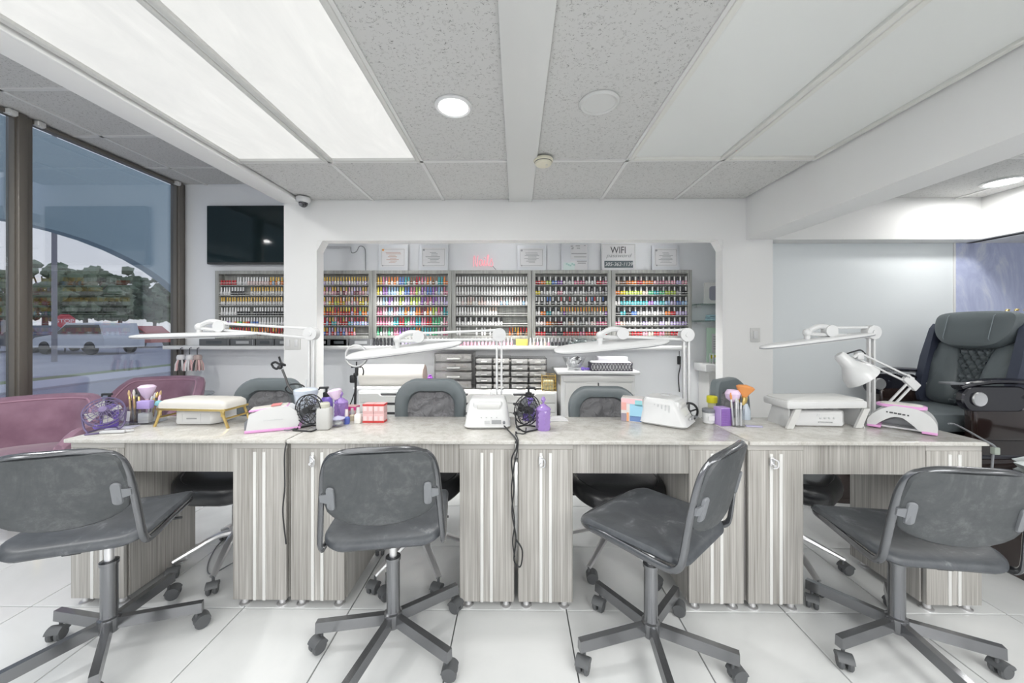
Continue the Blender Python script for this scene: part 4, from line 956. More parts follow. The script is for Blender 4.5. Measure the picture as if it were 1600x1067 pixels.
# ------------------------------------------------------------------ technicians' chairs behind the tables
def tech_chair(loc, rz, base_rz, lab, top=.925):
    t_ = thing('office_chair', lab, 'chair', loc, rz, group='black leather technician chairs'); ba = base_rz-rz
    for k in range(5):
        a = ba+2*pi*k/5; ca, sa = cos(a), sin(a)
        q = MB(); P = crom([(.02*ca,.02*sa,.155), (.09*ca,.09*sa,.150), (.18*ca,.18*sa,.112), (.262*ca,.262*sa,.075)], 5); n_ = len(P)
        q.tube(P, [.024-.010*i/n_ for i in range(n_)], 8, flat=.7); q.build('base_arm', CHROME, t_); caster(t_, .258*ca, .258*sa, a+[.4,-.9,1.5,.2,2.2][k], CASTG, .027, .085)
    q = MB(); q.lathe([(.032,.12),(.034,.13),(.034,.19),(.026,.2),(.025,.30),(.016,.305),(.016,.39)], 18); q.build('column', CHROME, t_)
    q = MB(); q.box((0,0,.392), (.2,.2,.02), bev=.005); q.tube([(.06,.05,.388), (.20,.07,.375), (.25,.07,.378)], .006, 6); q.build('mechanism', BLACKP, t_)
    out = rrect(.49, .47, .17, 7)
    sd = (top-.925)*.75
    def sfn(x, y, z): return (x, y, z+sd-.03*max(0, (y-.10)/.14)**2+.01*(x/.24)**2)
    q = MB(); q.pad(out, [(0,.402),(.7,.402),(.9,.408),(.985,.43),(1,.452),(.985,.478),(.93,.494),(.86,.50),(.845,.496),(.83,.50),(.6,.507),(0,.510)], sfn); q.build('seat', BLACKL, t_)
    # back: padded leather rim round a mesh panel
    def bfn(x, y, z): return (x, -.255-.10*(y-.5)+z+.75*x*x, y)
    zc = (top+.60)/2; hh = top-.60; def_out = rrect(.42, hh, .11, 7)
    outer = [(p[0]*(1+.05*(p[1]/hh)), p[1]+zc+.022*(1-(p[0]/.21)**2)*(1 if p[1] > 0 else -1)) for p in def_out]
    inner = [(p[0]*.66, zc+(p[1]-zc)*.66-.018) for p in outer]
    q = MB(); n_ = len(outer); vs = []; fs = []
    prof = [(0,-.018),(0,.012),(.12,.026),(.5,.032),(.88,.024),(1,.008),(1,-.018)]
    for f_, z in prof:
        for o_, i_ in zip(outer, inner): vs.append(bfn(o_[0]+(i_[0]-o_[0])*f_, o_[1]+(i_[1]-o_[1])*f_, z))
    for i in range(len(prof)):
        j = (i+1) % len(prof)
        for k in range(n_): fs.append((i*n_+k, i*n_+(k+1) % n_, j*n_+(k+1) % n_, j*n_+k))
    q.add(vs, fs); q.build('back_rim', SLATE, t_)
    q = MB(); vs = []; fs = []; N = 22
    ix = max(p[0] for p in inner)*1.04; iz0 = min(p[1] for p in inner)-.008; iz1 = max(p[1] for p in inner)+.006
    for i in range(N+1):
        for j in range(N+1):
            x = -ix+2*ix*i/N; z = iz0+(iz1-iz0)*j/N; r_ = .007*sin(9*x/ix*.9+z*38)*sin(z*42-x*14)+.004*sin(x*90)
            vs.append(bfn(x, z, .002+r_))
    for i in range(N):
        for j in range(N): a = i*(N+1)+j; fs.append((a, a+1, a+N+2, a+N+1))
    q.add(vs, fs); q.build('mesh_panel', MESHG, t_)
    q = MB(); q.tube(crom([(0,-.02,.386), (0,-.20,.385), (0,-.285,.42), (0,-.30,.52), (0,-.30,.70)], 5), .022, 8, flat=.45); q.build('back_bracket', BLACKP, t_)
    return t_
tech_chair((-1.505,1.99,0), radians(180), radians(70), 'black leather chair behind the first table, its arched back near the gooseneck', .92)
tech_chair((-.51,1.96,0), radians(180), radians(-128), 'black leather chair with crinkled mesh back behind the second table', .922)
tech_chair((.53,2.02,0), radians(180), radians(-60), 'black leather chair behind the third table, low back beside the coloured carton', .87)
tech_chair((1.42,2.0,0), radians(180+38), radians(-22), 'black leather chair behind the last table, turned behind the brush cup', .93)

# ------------------------------------------------------------------ waiting area by the window
def tub_chair(loc, rz, lab, hb=.775, ha=.60):
    t_ = thing('tub_chair', lab, 'armchair', loc, rz, group='pink velvet tub chairs'); q = MB()
    N = 36; rings = []; vs = []; fs = []; A0 = radians(128)
    for i in range(N+1):
        th = -A0+2*A0*i/N; f_ = min(1, max(0, (abs(th)-radians(48))/radians(48))); f_ = f_*f_*(3-2*f_); h = hb*(1-f_)+ha*f_
        end = max(0, (abs(th)-radians(108))/radians(20)); h -= .08*end*end
        dx, dy = sin(th), -cos(th); rx, ry = .345, .335; th_ = .045
        def pt(off, z, lean): return (dx*(rx+off+lean), dy*(ry+off+lean*1.1), z)
        zz = .30; ring = [pt(.012, zz, -.05)]
        for k in range(1, 5): z = zz+(h-zz)*k/5; ring.append(pt(.022, z, .07*(z-.45)))
        l_ = .07*(h-.45)
        for k in range(5): a = pi*k/4; ring.append(pt(.020*0-.012+.034*cos(a), h-.034+.034*sin(a), l_))
        for k in range(4, 0, -1): z = zz+(h-zz)*k/5; ring.append(pt(-.062, z, .07*(z-.45)))
        ring.append(pt(-.062, zz, -.05)); rings.append(ring)
    n_ = len(rings[0])
    for r_ in rings: vs += r_
    for i in range(N):
        for k in range(n_): fs.append((i*n_+k, i*n_+(k+1) % n_, (i+1)*n_+(k+1) % n_, (i+1)*n_+k))
    fs.append(tuple(range(n_))); fs.append(tuple(N*n_+k for k in range(n_-1, -1, -1)))
    q.add(vs, fs); q.build('shell', PINKV, t_)
    pip = [Vector(rings[i][9])+Vector((0,0,.002)) for i in range(N+1)]; q = MB(); q.tube(pip, .006, 6); q.build('piping', mat('pink_piping', (.38,.22,.29), .7), t_)
    out = [(p[0], p[1]+.04) for p in rrect(.56, .60, .22, 6)]
    q = MB(); q.pad(out, [(0,.29),(.92,.29),(.98,.32),(1,.37),(.98,.42),(.93,.445),(.8,.455),(0,.462)]); q.build('seat_cushion', PINKV, t_)
    for sx_ in (-1, 1):
        for sy_ in (-1, 1):
            q = MB(); q.cyl((sx_*.20,.03+sy_*.19,0), (sx_*.16,.03+sy_*.15,.30), .013, .018, 14); q.build('leg', GOLD, t_)
    return t_
tub_chair((-3.19,2.33,0), radians(-150), 'pink velvet tub chair nearest the viewer at the window, left of the tables', .775, .60)
tub_chair((-3.14,3.12,0), radians(-172), 'pink velvet tub chair in the corner, behind the brush organiser', .80, .60)
p = at_y(285, 615, 3.79); t_ = thing('side_table', 'small round grey glass side table at the corner window post', 'table', (-3.37, 3.79, 0)); z = p.z
q = MB(); q.lathe([(.001,z-.012),(.205,z-.012),(.21,z-.006),(.205,z),(.001,z)], 40); q.build('glass_top', mat('grey_glass_top', (.30,.33,.35), .08), t_)
q = MB(); q.cyl((0,0,.02), (0,0,z-.012), .02, n=14); q.lathe([(.15,0),(.15,.012),(.02,.025),(.001,.026)], 28); q.build('stem', CHROME, t_)

# ------------------------------------------------------------------ pedicure massage chair
MC = thing('massage_chair', 'slate leather pedicure massage chair before the lavender wall', 'massage chair', (3.26, 2.94, 0), radians(90)); MC.scale = (.86, 1, 1)
# chair faces local +Y ; seat height .62 on a raised base
def leanb(x, y, z):   # x across, y up the back (0..), z out of the back
    return (x, -.28-.23*y+z*.97, .66+y*.915+z*.23)
def bpad(name, out, prof, m_, extra=None, parent=MC):
    q = MB(); q.pad(out, prof, (lambda x, y, z: leanb(x, y, z+(extra(x, y) if extra else 0)))); return q.build(name, m_, parent)
q = MB(); q.pad([(p[0], p[1]+.36) for p in rrect(.62,.80,.12,6)], [(0,-.16),(.95,-.16),(1,-.12),(1,-.02),(.97,.0),(0,.0)], leanb); q.build('back_shell', NAVY, MC)
for s_ in (-1, 1):
    out = [(s_*.085,-.02), (s_*.30,-.02), (s_*.325,.15), (s_*.31,.50), (s_*.16,.50), (s_*.105,.36), (s_*.075,.2)]
    P_ = crom([(x, y, 0) for x, y in out], 5, True); P_ = [(p.x, p.y) for p in P_]
    bpad('side_bolster', P_, [(1,0),(1.0,.03),(.95,.055),(.8,.075),(.4,.085),(0,.086)], SLATE, lambda x, y: .004*sin(y*95)*(abs(x) > .17))
    out = [(s_*.30,-.05), (s_*.375,-.05), (s_*.385,.35), (s_*.36,.66), (s_*.30,.66)]
    bpad('back_wing', out, [(1,-.14),(1.02,0),(1,.09),(.85,.115),(0,.115)], NAVY)
# quilted panel
q = MB(); N = 30; vs = []; fs = []
for i in range(N+1):
    for j in range(N+1):
        y = -.02+.52*j/N; w = .115-.045*sin(pi*min(1, max(0, (y+.02)/.5)))*1.0; x = -w*1.25+2.5*w*i/N
        u_, v_ = x/.062+y/.085, x/.062-y/.085; du = abs(u_-round(u_)); dv = abs(v_-round(v_))
        vs.append(leanb(x, y, .022+.046*min(1, min(du, dv)*2.6)**.6))
for i in range(N):
    for j in range(N): a = i*(N+1)+j; fs.append((a, a+1, a+N+2, a+N+1))
q.add(vs, fs); q.build('quilted_panel', SLATE, MC)
pil = [(x, y) for x, y in [(p.x, p.y) for p in crom([(-.27,.74,0),(0,.76,0),(.27,.74,0),(.31,.64,0),(.26,.52,0),(.14,.455,0),(-.14,.455,0),(-.26,.52,0),(-.31,.64,0)], 6, True)]]
bpad('head_pillow', pil, [(0,.03),(.9,.03),(1,.06),(1,.10),(.94,.135),(.8,.15),(.4,.16),(0,.162)], SLATE)
q = MB()
for sx_ in (-.17, .17): q.tube([leanb(sx_, y, .03+.131*min(1, sqrt(max(0, 1-((y-.61)/.155)**2))*1.25)) for y in [.47+.28*k/12 for k in range(13)]], .003, 5)
q.build('pillow_seam', mat('seam_thread', (.28,.32,.34), .6), MC)
q = MB()
for k in range(7): q.lathe([(.011,0),(.014,.004),(.010,.008),(.001,.009)], 10, c=leanb(-.30+.03*k, .775, .02+.03*(k % 2)))
q.build('bead_massage_strip', GOLD, MC)
q = MB(); q.box((0,.06,.56), (.56,.62,.15), bev=.05); q.build('seat', SLATE, MC)
q = MB(); q.box((0,.36,.36), (.50,.10,.32), bev=.03); q.build('leg_pad', BLACKL, MC)
for s_ in (-1, 1):
    q = MB(); pts = crom([(s_*.40,-.46,.80), (s_*.41,-.32,.865), (s_*.415,-.05,.885), (s_*.41,.14,.865), (s_*.40,.22,.84)], 6); q.tube(pts, .048, 10, flat=.45); ar = q.build('armrest', GLOSSB, MC)
    oval = [(p[0], p[1]) for p in rrect(.46, .17, .082, 8)]
    q = MB(); X_ = -.425 if s_ < 0 else .375; q.pad(oval, [(0,-.02),(1,-.02),(1,.018),(.95,.026),(.93,.02),(0,.02)], None, T(X_,.0,.765, pi/2, 0, -pi/2)); q.build('arm_panel', GLOSSB, ar)
    q = MB(); q.lathe([(.046,0),(.05,.01),(.046,.018),(.036,.016),(.001,.018)], 24, T(X_-.02,.12,.765, 0, -pi/2, 0)); q.build('control_dial', CHROME, ar)
    q = MB(); q.box((s_*.38,-.12,.60), (.09,.48,.26), bev=.03); q.build('arm_side', BROWN, MC)
    q = MB(); q.cyl((X_,-.24,.77), (X_-.05,-.24,.775), .008, n=10); q.ball((X_-.062,-.24,.776), .018, 10); q.build('lever', CHROME, MC)
q = MB(); q.box((-.395,.25,.866), (.09,.10,.014), bev=.005); q.build('arm_tray', GREYP, MC)
q = MB(); q.box((0,-.08,.24), (.74,.86,.48), bev=.06); q.build('base', BROWN, MC)
def basin(parent, cy):
    out = rrect(.72,.78,.22,8)
    q = MB(); q.pad([(p[0], p[1]+cy) for p in out], [(0,.0),(.90,.0),(.95,.10),(1,.36),(1,.44),(.98,.46),(.90,.46),(.86,.44),(.80,.22),(0,.20)]); q.build('foot_basin', BROWN, parent)
    q = MB(); q.tube([(p[0]*.97, p[1]*.97+cy, .462) for p in out], .016, 8, True); q.build('basin_rim', GLOSSB, parent)
basin(MC, .74)
PB_ = thing('pedicure_basin', 'dark brown pedicure foot basin at the right edge, holding a plastic liner', 'foot basin', (2.86, 1.93, 0), radians(90)); basin(PB_, 0)
q = MB(); q.box((0,-.55,.30), (.66,.42,.58), bev=.08); q.build('plinth', BROWN, PB_)
q = MB(); q.tube(crom([(.42,-.02,.66), (.43,-.03,.50), (.46,-.10,.42), (.47,-.2,.30)], 5), .006, 6); q.build('control_cord', BLACKP, MC)
# plastic liner bundle
rr = random.Random(8); q = MB(); vs0 = 0; q.ball((0,0,0), (.20,.15,.085), 26)
for i, v_ in enumerate(q.v):
    d_ = Vector(v_); k = 1+.13*sin(d_.x*60+d_.z*40)*cos(d_.y*55)+rr.uniform(-.05,.05); q.v[i] = tuple(d_*k)
LINER = q.build('basin_liner', [mat('creased_plastic_liner', (.70,.76,.76), .12, coat=.6)]); tag(LINER, 'crumpled clear plastic basin liner beside the pedicure chair', 'liner')
# ------------------------------------------------------------------ LED task lamps clamped to the tables' far edges
def led_lamp(h0, h1, joint, elbow, foot, lab, tilt, width=.105, Y=2.035):
    p0, p1 = at_y(*h0, Y), at_y(*h1, Y); J, E, F_ = at_y(*joint, Y), at_y(*elbow, Y), at_y(*foot, Y)
    base = Vector((E.x, Y, TZ)); t_ = thing('led_lamp', lab, 'lamp', base, 0, group='white slim table lamps'); W2 = lambda p: Vector(p)-base
    # clamp + post made of two bars
    q = MB(); q.box((0,-.005,.014), (.05,.06,.022), bev=.005); q.box((0,.032,-.02), (.05,.012,.085), bev=.003); q.box((0,.0,-.056), (.05,.06,.012), bev=.003); q.cyl((0,-.01,-.05), (0,-.01,-.018), .008, n=10); q.cyl((0,-.01,-.10), (0,-.01,-.05), .006, n=8)
    q.build('clamp', WHITEP, t_)
    e = W2(E)
    q = MB(); q.box((-.013,0,(e.z+.02)/2), (.011,.018,e.z-.02), bev=.003); q.build('post_bar', WHITEP, t_)
    q = MB(); q.box((.013,0,(e.z+.02)/2), (.011,.018,e.z-.02), bev=.003); q.build('post_bar', WHITEP, t_)
    q = MB(); q.cyl(e+Vector((0,-.022,0)), e+Vector((0,.022,0)), .037, n=26); q.cyl(e+Vector((0,-.027,0)), e+Vector((0,-.02,0)), .012, n=14); q.build('elbow_joint', WHITEP, t_)
    j = W2(J); d = (j-e); L = d.length; d.normalize(); n_ = Vector((-d.z, 0, d.x)); n_ = n_ if n_.z > 0 else -n_
    for s_ in (1, -1):
        a = e+n_*(.026*s_); b = j+n_*(.018*s_); q = MB(); c = (a+b)/2; ang = atan2((b-a).z, (b-a).x); q.box((0,0,0), ((b-a).length,.020,.013), T(c.x, c.y, c.z, 0, -ang, 0), bev=.003); q.build('arm_bar', WHITEP, t_)
    # joint cheek and neck
    q = MB(); q.cyl(j+Vector((0,-.02,0)), j+Vector((0,.02,0)), .032, n=22); k = d*.10+Vector((0,0,-.01))
    q.tube(crom([j+Vector((0,0,.02)), j+d*.06+Vector((0,0,.022)), j+d*.115+Vector((0,0,-.005))], 5), .014, 8); q.tube(crom([j+Vector((0,0,-.02)), j+d*.05+Vector((0,0,-.022)), j+d*.12+Vector((0,0,-.018))], 5), .011, 8); q.build('knuckle', WHITEP, t_)
    a, b = W2(p0), W2(p1); c = (a+b)/2; Lh = (b-a).length; ang = atan2((b-a).z, (b-a).x)
    k_ = j+d*.12; q = MB(); q.ball(k_+Vector((0,0,-.012)), .022, 14); q.cyl(k_+Vector((0,0,-.01)), Vector((k_.x, 0, c.z+(k_.x-c.x)*math.tan(ang)+.004)), .014, n=12); q.build('neck', WHITEP, t_)
    out = [(Lh/2*(abs(cos(t))**.42)*(1 if cos(t) >= 0 else -1), width/2*(abs(sin(t))**.8)*(1 if sin(t) >= 0 else -1)) for t in [2*pi*i/48 for i in range(48)]]
    M_ = T(c.x, c.y, c.z, 0, -ang, 0) @ T(rx=tilt)
    q = MB(); q.pad(out, [(0,-.012),(.88,-.012),(.96,-.010),(1,-.003),(1,.003),(.97,.008),(.85,.012),(0,.015)], None, M_); q.build('lamp_head', WHITEP, t_)
    q = MB(); q.pad(out, [(0,-.0128),(.86,-.0128),(.86,-.010),(0,-.010)], None, M_); q.build('light_strip', mat('lamp_lens', (.85,.85,.83), .3), t_)
    q = MB(); q.pad(out, [(.985,-.008),(1.006,-.006),(1.006,-.004),(.985,-.003)], None, M_); q.build('edge_seam', GREYP, t_)
    return t_
led_lamp((205,526), (404,521), (345,510), (487,521), (488,600), 'white slim lamp over the window-end table, arm slanting down to the pillar', radians(4), .11)
led_lamp((541,558), (722,534), (655,526), (780,523), (780,640), 'white slim lamp over the second table, tilted head below the neon word', radians(20), .115)
led_lamp((866,548), (1045,531), (972,521), (1072,523), (1072,615), 'white slim lamp over the third table, tilted head above the glass bowl', radians(20), .115)
led_lamp((1188,543), (1365,521), (1296,517), (1361,519), (1360,625), 'white slim lamp over the last table, edge-on head before the pale wall', radians(2), .09)

def tt(u, v, z=None): return at_z(u, v, TZ if z is None else z)
def sc(p): return (p.y*cos(YAW)-p.x*sin(YAW))/FPX   # metres per photo pixel at that depth

# ------------------------------------------------------------------ small wire fans
def fan(loc, rz, lab, R=.066, tilt=0, m_=BLACKP, blade=GREYP):
    t_ = thing('desk_fan', lab, 'fan', loc, rz, group='small wire desk fans'); zc = R+.022; M_ = T(0,0,zc, tilt)
    for yy, nm in ((-.020,'front_cage'), (.020,'rear_cage')):
        q = MB()
        for r_, b_ in ((R,0), (R*.72,.6), (R*.45,.9), (R*.2,1)):
            q.tube([M_ @ Vector((r_*cos(a), yy*(.4+.6*b_)*1.5, r_*sin(a))) for a in [2*pi*k/28 for k in range(28)]], .0017 if r_ < R else .0030, 5, True)
        for k in range(20):
            a = 2*pi*k/20; q.tube([M_ @ Vector((R*f_*cos(a+.5*(1-f_)), yy*1.5*(.4+.6*b_), R*f_*sin(a+.5*(1-f_)))) for f_, b_ in ((.18,1), (.45,.9), (.72,.6), (1,0))], .0013, 4)
        q.build(nm, m_, t_)
    for k in range(4):
        a = pi/2*k; q = MB(); q.add([M_ @ Vector((r_*cos(a+o_), y_, r_*sin(a+o_))) for r_, o_, y_ in ((.012,-.2,-.006), (.012,.4,.006), (R*.86,.75,.008), (R*.9,.1,-.008))], [(0,1,2,3)]); q.build('blade', blade, t_)
    q = MB(); q.lathe([(.001,-.034),(.014,-.032),(.016,-.02),(.020,.0),(.020,.045),(.012,.05),(.001,.05)], 16, M_ @ T(rx=-pi/2)); q.build('motor', m_, t_)
    q = MB(); 
    for s_ in (-1, 1): q.tube(crom([(s_*(R+.003),0,zc), (s_*(R*.95),.0,.03), (s_*R*.72,-.02,.005), (s_*R*.70,-.05,.004)], 5), .004, 6)
    q.tube([(-R*.70,-.05,.004), (R*.70,-.05,.004)], .004, 6); q.tube([(-R*.72,-.0,.004), (-R*.4,.05,.004), (R*.4,.05,.004), (R*.72,0,.004)], .004, 6); q.build('stand', m_, t_)
    return t_
VIOW = mat('violet_wire', (.16,.13,.24), .4, .3)
p = tt(163, 674); fan((p.x, p.y, TZ), radians(35), 'violet-grey wire fan tipped over on the window-end table', .070, radians(-38), VIOW, mat('pale_blade', (.50,.50,.48), .3))
p = tt(484, 670); fan((p.x, p.y, TZ), radians(-12), 'black wire fan behind the white square bottle', .072)
p = tt(824, 670); fan((p.x, p.y, TZ), radians(38), 'black wire fan in front of the purple pump bottle', .071)

# ------------------------------------------------------------------ bottles, jars, cups
def pump_bottle(loc, lab, s=1.0, body=PURP, rz=0):
    t_ = thing('pump_bottle', lab, 'bottle', loc, rz, group='purple pump bottles')
    q = MB(); q.lathe([(.001,0),(.030*s,0),(.033*s,.006*s),(.034*s,.08*s),(.030*s,.105*s),(.018*s,.118*s),(.014*s,.122*s),(.001,.122*s)], 20); q.build('body', body, t_)
    q = MB(); q.lathe([(.016*s,.118*s),(.017*s,.12*s),(.017*s,.142*s),(.010*s,.145*s),(.006*s,.146*s),(.006*s,.164*s),(.001,.165*s)], 16); q.box((-.012*s,0,.168*s), (.048*s,.016*s,.011*s), bev=.003); q.tube([(-.03*s,0,.168*s), (-.04*s,0,.158*s)], .004*s, 6); q.build('pump', BLACKP, t_)
    return t_
p = tt(171, 668); pump_bottle((p.x, p.y, TZ), 'purple pump bottle behind the tipped fan, black pump', .98)
p = tt(510, 654); pump_bottle((p.x, p.y, TZ), 'purple pump bottle behind the white square bottle', 1.0, PURP, radians(15))
p = tt(826, 656); pump_bottle((p.x, p.y, TZ), 'purple pump bottle behind the fan on the third table', 1.02, PURP, radians(160))
def lidded_jar(loc, lab, s=1.0):
    t_ = thing('lidded_jar', lab, 'jar', loc, 0, group='lilac cut-glass jars'); q = MB(); N = 14; R = .033*s; H_ = .095*s; vs = []; fs = []
    rows = 9
    for j in range(rows+1):
        for i in range(N):
            a = 2*pi*(i+.5*(j % 2))/N; r_ = R*(1.0+(.10 if j not in (0, rows) else 0)*(1 if (i+j) % 2 else -.6)); vs.append((r_*cos(a), r_*sin(a), H_*j/rows))
    for j in range(rows):
        for i in range(N):
            a, b = j*N+i, j*N+(i+1) % N; c, d = a+N, b+N
            if j % 2 == 0: fs += [(a, b, c), (b, d, c)]
            else: fs += [(a, b, d), (a, d, c)]
    fs.append(tuple(range(N-1, -1, -1))); fs.append(tuple(rows*N+k for k in range(N))); q.add(vs, fs); q.build('body', LILAC, t_)
    q = MB(); q.lathe([(R*1.1,H_),(R*1.1,H_+.006*s),(R*.95,H_+.012*s),(R*.4,H_+.026*s),(R*.15,H_+.03*s),(.004*s,H_+.036*s),(.010*s,H_+.044*s),(.012*s,H_+.05*s),(.006*s,H_+.062*s),(.001,H_+.066*s)], 18); q.build('lid', LILAC, t_)
    return t_
p = tt(849, 671); lidded_jar((p.x, p.y, TZ), 'lilac cut-glass jar with pointed lid on the third table', 1.0)
p = tt(533, 657); lidded_jar((p.x, p.y, TZ), 'lilac cut-glass jar with pointed lid behind the puff brush', .98)
# window-end table: organiser with tools
p = tt(216, 662); s = sc(p); t_ = thing('tool_organiser', 'clear acrylic organiser holding files and brushes on the window-end table', 'organiser', (p.x, p.y+.02, TZ), radians(8)); OX, OY = p.x, p.y+.02
W_ = .165; D_ = .10
q = MB()
for xx in (-W_/2, -.02, W_/2): q.box((xx,0,.040), (.003,D_,.08))
for yy in (-D_/2, 0, D_/2): q.box((0,yy,.040), (W_,.003,.08))
q.box((0,0,.002), (W_,D_,.003)); q.build('walls', ACRYL, t_)
q = MB(); q.box((-.052,-.053,.044), (.062,.002,.05), T(ry=.12)); q.build('card', PAPER, t_)
q = MB(); q.box((.03,-.02,.03), (.05,.03,.05), bev=.004); q.build('small_pack', LITEG, t_)
def tool(nm, lab, cat, foot, top, r, cols, grp):
    f_ = Vector(foot); o_ = Vector(top)-f_; q = MB(); q.cyl((0,0,0), o_*.72, r, r*.9, 8); q.m = 1; q.cyl(o_*.72, o_*.8, r*1.1, r*1.0, 8); q.m = 2; q.tube([o_*.8, o_*.9, o_], [r*1.0, r*1.35, r*.5], 8)
    o = q.build(nm, cols, None, f_); return tag(o, lab, cat, grp)
stx = [(-.068,.025,-.055,.15,BLACKP,GOLD,PINKB),(-.058,.012,-.048,.165,TANW,GOLD,TANW),(-.046,.03,-.030,.172,INK,CHROME,INK),(-.038,.012,-.022,.168,TANW,GOLD,CREAML),(-.030,.028,-.012,.160,GOLD,GOLD,INK),(.012,.02,.024,.135,PAPER,CHROME,LITEG),(.022,.03,.03,.15,PAPER,GOLD,PAPER),(.034,.024,.048,.155,GOLD,INK,GOLD),(.044,.032,.058,.16,INK,GOLD,TANW),(.054,.02,.066,.14,PAPER,PAPER,PINKB)]
nmz = ['pink-tipped black', 'slim tan', 'black dotting', 'cream-tipped tan', 'gold-handled', 'short white', 'white gold-banded', 'gold and black', 'black tan-tipped', 'pale pink-tipped']
for k, (x, y, x2, h, c1, c2, c3) in enumerate(stx):
    tool('nail_brush', nmz[k]+' nail tool standing in the clear organiser', 'brush', (OX+x, OY+y-.01, TZ+.006), (OX+x2-.045*(k < 5), OY+y+.01, TZ+h), .0046, [c1, c2, c3], 'tools in the clear organiser')
def puff(loc, lab, col, h=.15, s=1.0, handle=None, lean=0):
    t_ = thing('dusting_brush', lab, 'brush', loc, 0, rot=(0, lean, 0)); q = MB(); q.lathe([(.004*s,0),(.006*s,.01),(.005*s,h*.5),(.009*s,h*.6),(.010*s,h*.64)], 12); q.build('handle', handle or PINKB, t_)
    q = MB(); q.lathe([(.010*s,h*.62),(.022*s,h*.72),(.034*s,h*.88),(.036*s,h*.95),(.026*s,h*1.0),(.001,h*1.02)], 18)
    rr = random.Random(int(h*1000))
    for i, v_ in enumerate(q.v): q.v[i] = (v_[0]*rr.uniform(.93,1.07), v_[1]*rr.uniform(.93,1.07), v_[2])
    q.build('bristles', col, t_); return t_
puff((OX-.0, OY+.026, TZ+.006), 'fluffy pink-lilac dusting brush in the clear organiser', LILACB, .185, 1.0)
q = MB(); q.box((0,0,.02), (.058,.034,.040), bev=.003); simple('purple_box', 'small purple box on top of the clear organiser', 'box', q, mat('soft_purple_card', (.42,.33,.66), .5), (OX+.045, OY-.028, TZ+.0805), radians(8))
q = MB(); q.box((0,0,.012), (.05,.03,.024), T(rz=.4, ry=.3), bev=.005); simple('teal_eraser', 'small teal buffer beside the purple box', 'buffer', q, mat('teal_foam', (.25,.55,.62), .6), (OX+.088, OY+.01, TZ+.085))
q = MB(); q.box((0,0,.002), (.11,.06,.003), bev=.001); simple('clear_tray_sheet', 'clear lilac plastic sheet lying before the organiser', 'sheet', q, mat('pale_lilac_sheet', (.66,.66,.78), .2), (OX-.0, OY-.095, TZ), radians(14))
q = MB(); q.ball((0,0,.012), (.018,.014,.012), 12); simple('purple_clip', 'round purple clip under the tipped fan', 'clip', q, PURP, (tt(152,671).x, tt(152,671).y, TZ))
q = MB(); q.box((0,0,.008), (.10,.02,.012), bev=.004); q.tube([(.05,0,.008), (.075,.01,.008)], .004, 6); simple('metal_clamp', 'flat metal clamp lying at the front edge near the fan', 'clamp', q, LITEG, (tt(166,680).x, tt(166,677).y, TZ), radians(12))
# arm rest with gold legs
a, b = tt(232, 669), tt(354, 670); w = (b-a).length; x0_, y0_ = (a.x+b.x)/2, a.y+.01; Hh = .105; Dp = .15
t_ = thing('arm_rest', 'cream padded arm rest on splayed gold legs, window-end table', 'arm rest', (x0_, y0_, TZ), radians(-4))
q = MB(); q.pad([(p[0], p[1]+Dp/2) for p in rrect(w*.93, Dp, .02, 4)], [(0,Hh-.012),(1,Hh-.012),(1.0,Hh+.004),(.97,Hh+.016),(.88,Hh+.026),(.5,Hh+.034),(0,Hh+.036)]); q.build('cushion', CREAML, t_)
q = MB()
for yy in (.004, Dp-.004): q.box((0,yy,Hh-.017), (w*.93,.010,.011), bev=.002)
for xx in (-1, 1): q.box((xx*w*.455,Dp/2,Hh-.017), (.010,Dp,.011), bev=.002)
q.build('frame', GOLD, t_)
for xx in (-1, 1):
    for yy in (.006, Dp-.006): q = MB(); q.tube([(xx*w*.41,yy,Hh-.02), (xx*w*.50,yy,0)], .0065, 8); q.build('leg', GOLD, t_)
    q = MB(); q.tube([(xx*w*.46,.006,.045), (xx*w*.46,Dp-.006,.045)], .005, 8); q.build('stretcher', GOLD, t_)
    q = MB(); q.box((xx*w*.43,.006,Hh-.035), (.016,.012,.03), bev=.003); q.build('hinge', GOLD, t_)
